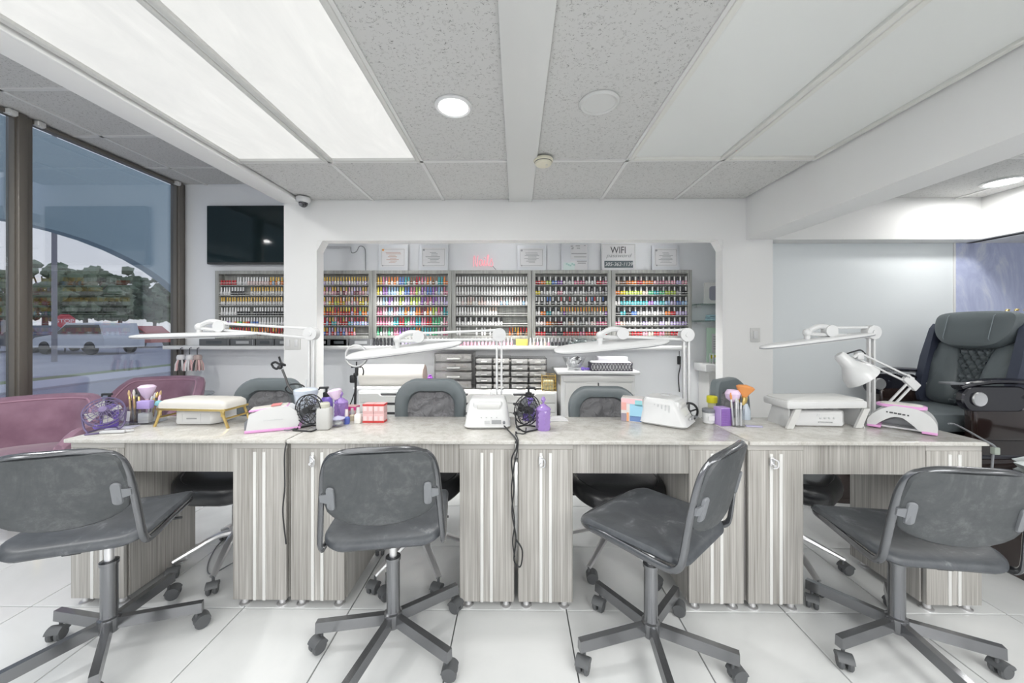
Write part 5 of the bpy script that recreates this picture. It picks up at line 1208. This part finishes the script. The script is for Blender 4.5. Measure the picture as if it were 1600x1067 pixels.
# white dust collector beneath
def dust_box(loc, rz, w, d, h, lab, vents=False):
    t_ = thing('dust_collector', lab, 'dust collector', loc, rz, group='white dust collectors'); c = .22
    out = [(-w/2+d*c,-d/2), (w/2-d*c,-d/2), (w/2,-d/2+d*c), (w/2,d/2), (-w/2,d/2), (-w/2,-d/2+d*c)]
    q = MB(); q.pad(out, [(0,.004),(.96,.004),(1,.010),(1,.022),(.985,.024),(.985,h*.80),(.96,h*.95),(.90,h),(0,h)]); q.build('housing', WHITEP, t_)
    q = MB(); q.pad(out, [(.995,.020),(.993,.023)]); q.build('seam', LITEG, t_)
    q = MB()
    for k in range(9): q.box((-w*.32+w*.08*k,-.01,h+.0005), (w*.05,d*.5,.002))
    q.build('vents', LITEG, t_)
    if vents:
        q = MB()
        for k in range(8):
            for j in range(3): q.box((-w/2-.0005, -d/2+d*.3+d*.08*k, h*.3+h*.16*j), (.006,d*.045,h*.09))
        q.build('side_vents', LITEG, t_); q = MB()
        for k in range(4): q.lathe([(.005,0),(.005,.004),(.001,.005)], 10, T(w*.02+w*.075*k,-d/2+.002,h*.55,pi/2))
        q.build('buttons', LITEG, t_); q = MB(); q.box((w*.10,-d/2+.001,h*.28), (w*.24,.002,h*.09)); q.build('printed_mark', INKG, t_)
        q = MB()
        for xx in (-.08, -.05): q.box((w*xx,-d/2+.001,h*.70), (w*.008,.002,h*.16), T(ry=.25))
        q.build('groove', LITEG, t_)
    else:
        q = MB(); q.box((-w*.04,-d/2+.001,h*.45), (w*.22,.002,h*.10)); q.build('printed_mark', INKG, t_)
        q = MB()
        for xx in (-.24, .16): q.box((w*xx,-d/2+.001,h*.46), (w*.004,.003,h*.7))
        q.build('groove', LITEG, t_)
    return t_
p = tt(302, 664); dust_box((p.x, p.y+.07, TZ), 0, .235, .14, .072, 'low white dust collector under the gold-legged arm rest')
# pink and white curing lamp, box type
p = tt(424, 673); t_ = thing('curing_lamp', 'white box curing lamp with pink foot rail at the first table seam', 'nail lamp', (p.x-.005, p.y+.035, TZ), radians(24))
w, d, h = .225, .10, .105
prof = [(-w/2+.004,.012), (w/2-.012,.012), (w/2,.04), (w/2-.012,.085), (w/2-.045,.112), (w/2-.09,.116), (-w/2+.06,h), (-w/2+.016,.086)]
q = MB(); q.prism(prof, -d/2, d/2, T(rx=pi/2)); q.build('housing', WHITEP, t_)
q = MB(); q.box((0,0,.007), (w+.004,d+.006,.013), bev=.004); q.build('foot_rail', PINKP, t_)
q = MB(); q.box((-.012,0,.1105), (.15,.066,.010), T(ry=-.075), bev=.004); q.build('top_pad', CREAML, t_)
q = MB(); q.box((-.012,0,.107), (.16,.080,.008), T(ry=-.075), bev=.003); q.build('pink_trim', PINKP, t_)
q = MB(); q.box((.018,-.012,.1195), (.042,.045,.006), T(ry=-.075), bev=.002); q.build('red_label', mat('coral_label', (.72,.24,.24), .4), t_)
q = MB(); q.prism([(-w/2+.012,.014), (-w/2+.012,.07), (-w/2-.004,.05), (-w/2-.004,.014)], -d*.4, d*.4, T(rx=pi/2)); q.build('opening', GREYP, t_)
q = MB(); q.box((0,-d/2-.0005,.055), (.08,.002,.004)); q.build('moulding', LITEG, t_)
# tumbler with straw
p = tt(478, 659); t_ = thing('tumbler', 'pale blue studded tumbler with straw, near the first lamp post', 'tumbler', (p.x, p.y, TZ)); q = MB(); N = 22; rows = 16; vs = []; fs = []
PB = mat('pale_blue_pearl', (.62,.69,.78), .22, coat=.5)
for j in range(rows+1):
    R_ = .036+.018*j/rows
    for i in range(N): a = 2*pi*(i+.5*(j % 2))/N; vs.append((R_*(1+.04*((i+j) % 2))*cos(a), R_*(1+.04*((i+j) % 2))*sin(a), .145*j/rows))
for j in range(rows):
    for i in range(N):
        a, b = j*N+i, j*N+(i+1) % N; c, d2 = a+N, b+N; fs += [(a, b, c), (b, d2, c)] if j % 2 == 0 else [(a, b, d2), (a, d2, c)]
fs.append(tuple(range(N-1, -1, -1))); q.add(vs, fs); q.build('body', PB, t_)
q = MB(); q.lathe([(.056,.145),(.058,.15),(.058,.168),(.052,.174),(.03,.178),(.001,.179)], 24); q.build('lid', PB, t_)
q = MB(); q.cyl((0,0,.17), (.002,0,.222), .005, n=10); q.build('straw', LITEG, t_)
# gooseneck clip holder
p = tt(463, 655); t_ = thing('gooseneck_holder', 'black gooseneck phone holder rising behind the tumbler', 'phone holder', (p.x+.0, 2.02, TZ)); G = lambda u, v: at_y(u, v, 2.02)-Vector((p.x, 2.02, TZ))
q = MB(); q.tube(crom([Vector((0,0,.01)), G(468,625), G(452,605), G(447,592), G(441,577)], 6), .006, 8); q.build('gooseneck', mat('dark_flex', (.10,.10,.10), .4, .4), t_)
q = MB(); c = G(436, 570); q.tube(crom([c+Vector((-.03,0,-.015)), c+Vector((-.04,0,.005)), c+Vector((-.02,0,.015)), c+Vector((0,0,.005)), c+Vector((.035,0,-.002)), c+Vector((.012,0,.012)), c+Vector((.0,0,.045))], 5), .006, 6); q.tube(crom([c+Vector((-.03,0,-.015)), c+Vector((-.012,0,-.022)), c+Vector((.0,0,-.005))], 5), .006, 6); q.ball(c+Vector((.006,0,-.012)), .013, 10); q.build('clip', BLACKP, t_)
q = MB(); c = G(461, 608); q.tube([c+Vector((.055*cos(a), .004, .028*sin(a))) for a in [2*pi*k/24 for k in range(24)]], .004, 6, True); q.build('cup_ring', BLACKP, t_)
q = MB(); q.box((0,0,.006), (.06,.05,.012), bev=.004); q.build('foot', BLACKP, t_)
# ring light behind the second table
t_ = thing('ring_light', 'small ring light on a thin stand behind the second table', 'ring light', (at_y(549, 640, 2.16).x, 2.16, 0)); X0 = t_.location.x; G = lambda u, v: at_y(u, v, 2.16)-Vector((X0, 2.16, 0))
c = G(557, 556); R_ = 17*2.16/580
q = MB(); q.tube([c+Vector((R_*cos(a), 0, R_*sin(a))) for a in [2*pi*k/32 for k in range(32)]], .009, 8, True, flat=.6); q.build('ring', mat('ring_grey', (.42,.43,.44), .4), t_)
q = MB(); q.tube([c+Vector((R_*.97*cos(a), -.006, R_*.97*sin(a))) for a in [2*pi*k/32 for k in range(32)]], .005, 8, True); q.build('diffuser', WHITEP, t_)
b_ = G(556, 590); q = MB(); q.cyl((0,0,.02), b_, .007, n=10); q.cyl(b_, c+Vector((0,.004,-R_)), .005, n=8); q.build('pole', BLACKP, t_)
q = MB(); q.box(G(557,573), (.06,.012,.012), bev=.003); q.box(G(557,580), (.016,.014,.05), bev=.004); q.tube(crom([G(566,573), G(568,580), G(567,586)], 4), .004, 6); q.cyl(G(557,573), G(557,565), .004, n=6); q.box(G(551,592), (.03,.02,.045), bev=.006); q.box(G(556,585), (.02,.03,.02), bev=.005); q.build('phone_clamp', BLACKP, t_)
q = MB(); q.lathe([(.11,0),(.11,.012),(.02,.024),(.001,.025)], 24); q.build('foot', BLACKP, t_)
q = MB(); q.tube(crom([G(556,588)+Vector((0,-.012,0)), G(555,608), G(550,625), G(546,640), G(543,700)], 5), .003, 5); q.build('cord', BLACKP, t_)
# second table
p = tt(502, 673); t_ = thing('square_bottle', 'milky white square bottle with clear cap at the second table front', 'bottle', (p.x, p.y+.03, TZ), radians(8)); q = MB(); q.box((0,0,.054), (.064,.058,.108), bev=.012); q.build('body', MILK, t_)
q = MB(); q.lathe([(.024,.106),(.025,.110),(.025,.124),(.020,.130),(.001,.131)], 18); q.build('cap', mat('clear_olive_cap', (.55,.54,.46), .25), t_)
p = tt(526, 667); t_ = thing('glass_jar', 'small clear glass jar of odds beside the blue bottle', 'jar', (p.x, p.y+.015, TZ)); q = MB(); q.lathe([(.026,0),(.031,.004),(.031,.036),(.028,.038),(.027,.034),(.027,.005),(.001,.005)], 20); q.build('jar', ACRYL, t_); q = MB(); q.ball((0,0,.018), (.022,.022,.012), 10); q.build('contents', LITEG, t_)
q = MB(); q.lathe([(.032,.037),(.033,.042),(.01,.050),(.006,.052),(.001,.052)], 18); q.build('lid', mat('pale_lilac_lid', (.62,.62,.82), .25), t_)
puff((p.x+.008, p.y+.015, TZ+.052), 'lilac-pink puff brush standing on the small glass jar', LILACB, .135, .95, LILACT, radians(-12))
def nailbottle(u, v, lab, body, cap, s=1.0, square=False):
    p = tt(u, v); t_ = thing('small_bottle', lab, 'bottle', (p.x, p.y+.012*s, TZ)); q = MB()
    if square: q.box((0,0,.024*s), (.032*s,.032*s,.048*s), bev=.006); q.lathe([(.013*s,.047*s),(.008*s,.054*s)], 12)
    else: q.lathe([(.001,0),(.016*s,0),(.018*s,.004),(.018*s,.034*s),(.012*s,.040*s),(.008*s,.046*s)], 16)
    q.build('body', body, t_); q = MB(); q.lathe([(.0095*s,.042*s),(.010*s,.044*s),(.0085*s,.082*s),(.001,.083*s)], 14); q.build('cap', cap, t_)
nailbottle(540, 663, 'cobalt blue polish bottle with pale cap in front of the pink carton', BLUE, mat('pale_pink_cap', (.80,.72,.72), .3), .9)
nailbottle(558, 662, 'small white bottle with white cap in front of the red cartons', mat('cream_bottle', (.84,.83,.79), .3), WHITEP, 1.0, True)
nailbottle(549, 658, 'beige bottle between the blue and the white bottle', mat('beige_bottle', (.66,.60,.44), .3), OFFW, .8)
p = tt(547, 655); q = MB(); q.box((0,0,.035), (.062,.05,.07), bev=.002); q.m = 1; q.box((0,0,.058), (.063,.051,.018)); q.box((0,0,.02), (.063,.051,.005)); q.m = 2; q.box((.01,-.0256,.036), (.03,.001,.014)); simple('pink_carton', 'hot pink and rose carton behind the blue bottle', 'carton', q, [ROSE, HOTP, PAPER], (p.x, p.y+.025, TZ))
p = tt(583, 661); cw = .055
for i in range(2):
    for j in range(2):
        q = MB(); q.box((0,0,.0245), (cw-.001,.052,.049), bev=.0015); q.m = 1; q.box((0,0,.043 if j else .006), (cw,.053,.010)); q.m = 2
        for k in (-1, 1): q.box((k*cw*.25,-.0266,.024), (cw*.3,.001,.022))
        simple('red_carton', '%s %s red-banded rose carton of the four stacked on the second table' % (['lower','upper'][j], ['left','right'][i]), 'carton', q, [ROSE, RED, mat('pale_rose_print', (.80,.66,.66), .5)], (p.x+(i-.5)*(cw+.001), p.y+.027, TZ+.0495*j), group='red cartons on the second table')
def hand_dryer(loc, rz, lab, mark, w=.225, d=.20, h=.135):
    t_ = thing('nail_lamp', lab, 'nail lamp', loc, rz, group='white trapezoid nail lamps'); out = rrect(w, d, .035, 5)
    def taper(x, y, z): f_ = max(0, z-.012)/h; return (x*(1-.20*f_)+.0, y*(1-.38*f_)+.028*f_, z)
    q = MB(); q.pad(out, [(0,.004),(.95,.004),(1,.010),(1.02,.012),(1,.016),(1,h*.80),(.97,h*.94),(.90,h),(.6,h+.002),(0,h+.002)], taper); q.build('housing', WHITEP, t_)
    q = MB(); q.box((0,-d/2+.066,h*.76), (w*.66,.05,.046), T(0,0,0), bev=.012); q.build('brow', WHITEP, t_)
    q = MB(); q.box((.006,-d/2+.043,h*.73), (w*.52,.012,.026), bev=.008); q.build('display', OFFW, t_)
    q = MB()
    for k in range(4): q.box((-.03+.025*k,-d/2+.0185,h*.40), (.006,.004,.004))
    q.build('buttons', LITEG, t_)
    q = MB(); q.box((.045,-d/2+.006,.035), (.046,.004,.018)); q.build('plate', mark, t_)
    q = MB(); q.box((-.0,-d/2+.006,.034), (.026,.003,.014)); q.build('label', LITEG, t_)
    q = MB(); q.cyl((.082,-d/2+.008,.034), (.082,-d/2-.006,.032), .006, n=10); q.build('socket', GREYP, t_)
    q = MB()
    for k in range(5): q.box((-w/2+.012+.001*k,-d*.15+.018*k,h*.55), (.006,.006,h*.5))
    q.build('side_vents', LITEG, t_)
    return t_
p = tt(760, 671); hand_dryer((p.x, p.y+.10, TZ), radians(2), 'white trapezoid nail lamp at the second lamp post', INKG)
# third table
p = tt(870, 657); q = MB(); q.prism([(0,0),(.11,0),(.08,.02),(.03,.018)], 0, .045, T(-.055,.0225,.001,pi/2)); simple('paper_wrap', 'folded white paper lying beside the lilac jar', 'paper', q, PAPER, (p.x+.005, p.y, TZ))
p = tt(992, 659); t_ = thing('carton', 'square carton with coloured print in front of the third chair', 'carton', (p.x+.0, p.y+.04, TZ), radians(-22)); q = MB(); q.box((0,0,.061), (.108,.09,.122), bev=.0015); q.build('box', mat('white_card', (.80,.76,.74), .4), t_)
for nm, (x, z, w, h), c in (('printed_top', (0,.108,.106,.026), (.85,.55,.58)), ('printed_blue', (.022,.06,.064,.066), (.35,.62,.78)), ('printed_orange', (-.04,.08,.026,.04), (.82,.42,.38)), ('printed_grey', (-.04,.022,.026,.042), (.32,.28,.34)), ('printed_navy', (.02,.018,.06,.028), (.16,.26,.50)), ('printed_red', (.012,.066,.026,.022), (.68,.18,.16)), ('printed_stripe', (-.02,.025,.010,.046), (.85,.40,.20)), ('printed_teal', (.034,.1,.036,.03), (.30,.62,.66))):
    q = MB(); q.box((x,-.0455-.0004*(len(nm) % 5),z), (w,.001,h)); q.build(nm, mat('carton_'+nm, c, .45), t_)
for nm, (y, z, w, h), c in (('printed_side', (0,.085,.07,.05), (.45,.30,.22)), ('printed_edge', (.03,.1,.028,.03), (.14,.22,.62)), ('printed_note', (-.02,.03,.04,.04), (.6,.6,.62))):
    q = MB(); q.box((.0548,y,z), (.001,w,h)); q.build(nm, mat('carton_'+nm, c, .45), t_)
p = tt(1052, 668); hl = hand_dryer((p.x+.008, p.y+.095, TZ), radians(52), 'white trapezoid nail lamp turned sideways beside the coloured carton', INKG, .20, .235, .135)
q = MB(); q.box((.045,.02,.137), (.05,.05,.006), bev=.002); q.build('grey_inlay', LITEG, hl)
p = at_z(1052, 632, TZ); t_ = thing('clip_fan', 'grey clip fan with black ring lying behind the sideways nail lamp', 'fan', (at_y(1052,630,2.0).x, 2.0, TZ+.0)); q = MB(); q.cyl((-.09,.0,.052), (.04,.0,.05), .030, .042, 18); q.cyl((-.105,0,.055), (-.09,0,.055), .02, n=12); q.box((-.03,0,.012), (.09,.05,.024), bev=.006); q.build('motor', mat('grey_mauve_plastic', (.45,.42,.48), .4), t_)
q = MB(); c = Vector((.075,-.02,.048)); q.tube([c+Vector((.045*cos(a), 0, .045*sin(a))) for a in [2*pi*k/26 for k in range(26)]], .006, 6, True)
for k in range(5): a = 2*pi*k/5+.3; q.tube([c, c+Vector((.045*cos(a), 0, .045*sin(a)))], .004, 5)
q.ball(c, .012, 8); q.build('ring', BLACKP, t_)
# jars and brushes at the third seam
p = tt(1112, 663); t_ = thing('clear_jar', 'clear jar with dark lid left of the purple cup', 'jar', (p.x, p.y+.03, TZ)); q = MB(); q.lathe([(.026,0),(.03,.004),(.03,.055),(.026,.06),(.001,.06)], 18); q.build('body', mat('powder_glass', (.66,.67,.67), .2), t_); q = MB(); q.lathe([(.031,.056),(.032,.058),(.032,.072),(.028,.075),(.001,.075)], 18); q.build('lid', GREYP, t_)
q = MB(); q.box((0,-.0302,.03), (.03,.002,.022)); q.build('label', PAPER, t_)
p = tt(1120, 657); t_ = thing('yellow_cap_bottle', 'small bottle with a bright yellow cap behind the clear jar', 'bottle', (p.x, p.y+.05, TZ)); q = MB(); q.lathe([(.018,0),(.02,.004),(.02,.085),(.012,.09)], 14); q.build('body', mat('straw_bottle', (.62,.62,.42), .25), t_); q = MB(); q.lathe([(.026,.086),(.027,.089),(.027,.118),(.023,.122),(.001,.122)], 16); q.build('cap', YELLOW, t_)
p = tt(1134, 666); t_ = thing('purple_cup', 'glittery purple square cup at the third table seam', 'cup', (p.x, p.y+.032, TZ), radians(10)); q = MB()
for k in range(7):
    for j in range(10):
        q.box((-.024+.008*k, -.030, .006+.0085*j), (.0072,.004,.0076), T(rz=0), bev=0)
q.build('sequin_face', mat('purple_sequin', (.34,.18,.56), .15, .4), t_); q = MB(); q.box((0,0,.045), (.058,.058,.09), bev=.003); q.build('body', mat('purple_cup_body', (.46,.32,.66), .3), t_)
p = tt(1158, 668); t_ = thing('brush_cup', 'clear hexagonal cup holding makeup brushes at the third seam', 'cup', (p.x-.003, p.y+.03, TZ)); BX, BY = p.x-.003, p.y+.03
q = MB(); q.lathe([(.035,0),(.038,.003),(.038,.092),(.035,.092),(.034,.005),(.001,.005)], 6); q.build('cup', ACRYL, t_)
bl = [(-.022,-.008,-.036,.168,'orange-tipped pale'),( -.008,-.012,-.012,.152,'small flat'),(.004,-.006,.0,.165,'long slim'),(.012,-.014,.012,.15,'short dotted'),(-.014,.012,-.026,.175,'brown tufted'),(.018,.008,.026,.158,'grey round')]
for k, (x, y, x2, h, nm) in enumerate(bl):
    tool('makeup_brush', nm+' brush standing in the clear hexagonal cup', 'brush', (BX+x, BY+y, TZ+.006), (BX+x2, BY+y, TZ+h), .0042, [[LITEG, PAPER, LITEG, PAPER, TANW, LITEG][k], CHROME, [ORANGEB, LITEG, TANW, INK, TANW, GREYP][k]], 'brushes in the hexagonal cup')
t_ = thing('fan_brush', 'large orange-tipped fan brush with gold ferrule leaning in the brush cup', 'brush', (BX+.014, BY+.012, TZ+.007), 0, rot=(0, radians(11), 0)); q = MB(); q.lathe([(.005,0),(.006,.07),(.007,.10)], 10); q.build('handle', INK, t_); q = MB(); q.lathe([(.009,.098),(.019,.118),(.020,.138),(.016,.142)], 16); q.build('ferrule', GOLD, t_)
q = MB(); q.pad([(.016*cos(t), .009*sin(t)) for t in [2*pi*k/20 for k in range(20)]], [(0,.138),(1,.14),(1.5,.155),(2.6,.178),(2.9,.188),(2.2,.196),(0,.202)]); q.build('bristles', ORANGEB, t_)
t_ = thing('puff_brush', 'pale lilac puff brush behind the brushes in the hexagonal cup', 'brush', (BX-.012, BY+.016, TZ+.006)); q = MB(); q.lathe([(.004,0),(.005,.10),(.009,.115)], 10); q.build('handle', LILACT, t_); q = MB(); q.lathe([(.009,.112),(.030,.13),(.036,.155),(.026,.172),(.001,.176)], 16); q.build('bristles', LILACB, t_)
p = tt(1178, 667); q = MB(); q.box((0,0,.004), (.075,.018,.007), bev=.002); simple('nail_file', 'flat lilac nail file lying right of the brush cup', 'nail file', q, mat('lilac_file', (.46,.44,.60), .5), (p.x, p.y, TZ), radians(-12))
p = tt(1170, 657); t_ = thing('tall_bottle', 'pale blue glass bottle with dark sprayer right of the brush cup', 'bottle', (p.x, p.y+.03, TZ)); q = MB(); q.lathe([(.024,0),(.026,.004),(.024,.05),(.011,.085)], 16); q.build('body', mat('pale_blue_glass', (.55,.62,.70), .15), t_); q = MB(); q.lathe([(.012,.084),(.012,.098),(.001,.099)], 10); q.tube([(0,0,.09), (.024,0,.05)], .004, 6); q.build('sprayer', GREYP, t_)
# last table: white arm rest
a, b = tt(1238, 670), tt(1360, 670); xc = (tt(1220,669).x+tt(1362,670).x)/2; t_ = thing('white_arm_rest', 'white padded arm rest on angled side plates, last table', 'arm rest', (xc+.008, a.y+.005, TZ), radians(3)); Hh = .098; w = .405; Dp = .17
q = MB(); q.box((0,Dp/2,Hh+.016), (w,Dp,.036), bev=.008); q.build('board', WHITEP, t_)
q = MB(); q.pad([(p_[0], p_[1]+Dp/2) for p_ in rrect(w*.97,Dp*.95,.015,3)], [(1,Hh+.032),(.99,Hh+.040),(.9,Hh+.047),(0,Hh+.052)]); q.build('pad', OFFW, t_)
for s_ in (-1, 1):
    q = MB(); q.prism([(0,0),(.03,0),(.16,.0),(.165,.01),(.13,.095),(.02,.095),(.02,.06)], 0, .004, Matrix(((0,0,1,s_*w*.45),(1,0,0,.0),(0,1,0,0),(0,0,0,1)))); q.build('side_plate', WHITEP, t_)
    q = MB(); q.prism([(0,.002),(.035,.002),(.075,.095),(.045,.095)], 0, .012, T(s_*(w*.40-.02),.004,0,pi/2) @ Matrix.Diagonal((-s_ if s_ > 0 else 1,1,1,1)).to_4x4() if False else T(s_*w*.43-(.035 if s_ > 0 else .035),.012,0,pi/2)); q.build('strut', OFFW, t_)
p = tt(1281, 667); dust_box((p.x+.005, p.y+.075, TZ), radians(-3), .285, .14, .078, 'low white dust collector under the white arm rest', True)
# arched pink-and-white lamp
p0, p1 = tt(1369, 668), tt(1466, 683); c = (p0+p1)/2; rz = atan2((p1-p0).y, (p1-p0).x); L = (p1-p0).length+.03
t_ = thing('arch_lamp', 'white arched nail lamp with pink trim at the end of the last table', 'nail lamp', (c.x+.03, c.y+.05, TZ), rz+radians(4)); D_ = .115; Hh = .115
outer = crom([(-L/2,.012,0),(-L/2+.004,.045,0),(-L/2+.04,.088,0),(-L/2+.085,Hh,0),(0,Hh+.002,0),(L/2-.06,Hh-.004,0),(L/2-.02,.085,0),(L/2,.045,0),(L/2,.012,0)], 4)
inner = crom([(L/2-.055,.012,0),(L/2-.07,.03,0),(L/2-.10,.058,0),(0,.066,0),(-L/2+.085,.062,0),(-L/2+.05,.035,0),(-L/2+.028,.012,0)], 4)
q = MB(); q.prism([(v.x, v.y) for v in outer+inner], -D_/2, D_/2, T(rx=pi/2)); q.build('shell', WHITEP, t_)
q = MB(); q.prism([(v.x*.985, v.y-.006) for v in reversed(list(reversed(inner)))]+[(-L/2+.03,.012)], -D_/2+.006, -D_/2+.010, T(rx=pi/2)); q.build('inner_lining', mat('lamp_inner_grey', (.36,.37,.38), .35, .4), t_)
pr = rrect(L*.74, D_*.80, .038, 6); q = MB(); q.pad(pr, [(.84,Hh-.006),(1,Hh-.006),(1,Hh+.004),(.95,Hh+.007),(.86,Hh+.006),(.84,Hh-.006)]); q.build('pink_ring', PINKP, t_)
q = MB(); q.pad([(x_*.85, y_*.80) for x_, y_ in pr], [(0,Hh),(1,Hh),(1,Hh+.008),(.94,Hh+.011),(0,Hh+.012)]); q.build('top_pad', CREAML, t_)
for s_ in (-1, 1):
    q = MB(); q.box((s_*(L/2-.024),-.002,.010), (.05,D_+.002,.012), bev=.004); q.build('pink_foot', PINKP, t_)
    q = MB(); q.lathe([(.008,0),(.008,.006)], 10, c=(s_*(L/2-.025),-D_/2+.02,0)); q.lathe([(.008,0),(.008,.006)], 10, c=(s_*(L/2-.025),D_/2-.02,0)); q.build('rubber_foot', BLACKP, t_)
q = MB()
for k, ww in enumerate((.005,.012,.010,.012,.010,.006)): q.box((-.045+.014*k,-D_/2-.0005,.086-.0012*k), (ww,.001,.007))
q.build('printed_mark', INK, t_)
q = MB(); q.box((0,.01,.008), (L*.8,.05,.008)); q.build('floor_plate', CHROME, t_)
# architect lamp
YA = 2.0; G0 = Vector((at_y(1382,640,YA).x, YA, TZ)); G = lambda u, v: at_y(u, v, YA)-G0
t_ = thing('desk_lamp', 'white spring-arm desk lamp with bell shade behind the arched lamp', 'lamp', G0)
q = MB(); q.box((0,0,.02), (.05,.05,.04), bev=.006); q.cyl((0,0,.03), (0,0,.06), .012, n=12); q.build('clamp', WHITEP, t_)
E_ = G(1426,596); B_ = Vector((0,0,.05)); S_ = G(1342,556)
def bar2(a, b, off, nm, r=.0055):
    d = (b-a).normalized(); n_ = Vector((-d.z,0,d.x))*off
    for s_ in (-1, 1): q = MB(); q.box((0,0,0), ((b-a).length,.009,.010), T(*((a+b)/2+n_*s_), 0, -atan2(d.z, d.x), 0), bev=.002); q.build(nm, WHITEP, t_)
bar2(B_, E_, .014, 'lower_arm_bar'); bar2(E_, S_, .016, 'upper_arm_bar')
q = MB(); d = (E_-S_).normalized(); q.box((0,0,0), (.09,.022,.045), T(*(E_+Vector((-.01,0,-.005))), 0, .75, 0), bev=.005); q.build('elbow_plate', WHITEP, t_)
q = MB(); a = S_+(E_-S_)*.45+Vector((0,-.008,-.006)); b = S_+(E_-S_)*.92+Vector((0,-.008,.010)); n_ = 60; q.tube([a+(b-a)*(i/n_)+Vector((0, .006*cos(i*1.6), .006*sin(i*1.6))) for i in range(n_+1)], .0016, 4); q.build('spring', GREYP, t_)
q = MB(); q.box(S_, (.035,.03,.04), bev=.006); q.tube([S_+Vector((-.01,-.006,.01)), S_+Vector((-.035,-.006,-.008))], .008, 8); q.build('head_joint', WHITEP, t_)
c0 = G(1313,556); c1 = G(1337,587); ax = (c1-c0); hgt = 0.165; M_ = Matrix.Translation(c0) @ Vector((ax.x, -.03, ax.z)).to_track_quat('Z', 'Y').to_matrix().to_4x4()
q = MB(); q.lathe([(.001,-.014),(.020,-.012),(.028,0),(.031,.035),(.034,.055),(.050,.078),(.068,.105),(.078,.135),(.080,.150),(.078,.150),(.066,.108),(.046,.078),(.030,.055),(.001,.054)], 30, M_); q.build('shade', WHITEP, t_)
q = MB(); q.tube(crom([G(1322,553), G(1335,549), G(1345,547), G(1352,553)], 5), .004, 6); q.build('cord', BLACKP, t_)
# cords
def cord(pts, lab, r=.0035, m_=BLACKP): q = MB(); q.tube(crom(pts, 6), r, 6); o = q.build('power_cord', m_); return tag(o, lab, 'cord')
yf = TY0-.012
F_ = lambda u, v: tuple(at_y(u, v, yf))
cord([tuple(tt(785,669)+Vector((0,0,.02))), tuple(tt(795,675)+Vector((0,0,.006))), (.0,TY0-.004,TZ+.006), (-.0,yf,TZ-.03), F_(799,720), F_(803,760), F_(800,800), F_(806,840), F_(803,875), F_(813,885), F_(816,860), F_(806,842)], 'black cord from the second nail lamp hanging in the middle table seam')
cord([tuple(tt(822,672)+Vector((0,0,.01))), tuple(tt(820,679)+Vector((0,0,.005))), tuple(tt(806,679)+Vector((0,0,.006))), (.008,TY0-.004,TZ+.005), (.006,yf-.005,TZ-.03), F_(803,730), F_(799,770), F_(804,815), F_(801,845), F_(804,870)], 'black cord from the third table fan hanging in the middle table seam', .003)
cord([(-1.0135,TY0+.06,TZ-.004), (-1.0135,TY0+.012,TZ-.012), (-1.0135,yf+.006,TZ-.07), F_(445,760), F_(442,800), F_(447,850)], 'dark cord hanging in the seam beside the window-end table', .003)
pc = tt(1482, 668); o = cord([tuple(pc+Vector((0,0,.02))), tuple(tt(1495,668)+Vector((0,0,.012))), (2.035,TY0+.02,TZ+.006), (2.055,TY0-.005,TZ-.02), (2.052,TY0+.0,TZ-.06), (2.058,TY0+.01,TZ-.16), (2.062,TY0+.02,TZ-.30), (2.06,TY0+.02,.3)], 'grey cord running over the outer edge of the last table', .0042, GREYP)
q = MB(); q.box((2.056,TY0-.004,TZ-.035), (.022,.02,.03), bev=.003); o = q.build('cord_clip', mat('grey_green_clip', (.28,.32,.28), .5)); tag(o, 'grey cord clip at the outer corner of the last table', 'clip')
cord([(-1.60,2.45,.006), (-1.72,2.2,.005), (-1.66,2.0,.005), (-1.55,1.86,.005), (-1.50,1.95,.005)], 'thin grey cord trailing over the floor under the first table', .003, GREYP)
cord([tuple(tt(444,676)+Vector((0,-.0,.012))), tuple(tt(452,674)+Vector((0,0,.006))), tuple(tt(470,668)+Vector((0,0,.005))), tuple(tt(490,662)+Vector((0,0,.004)))], 'thin dark cord lying across the first table seam', .003, GREYP)
# plastic liner place
LINER.location = (2.83, 1.93, .50)
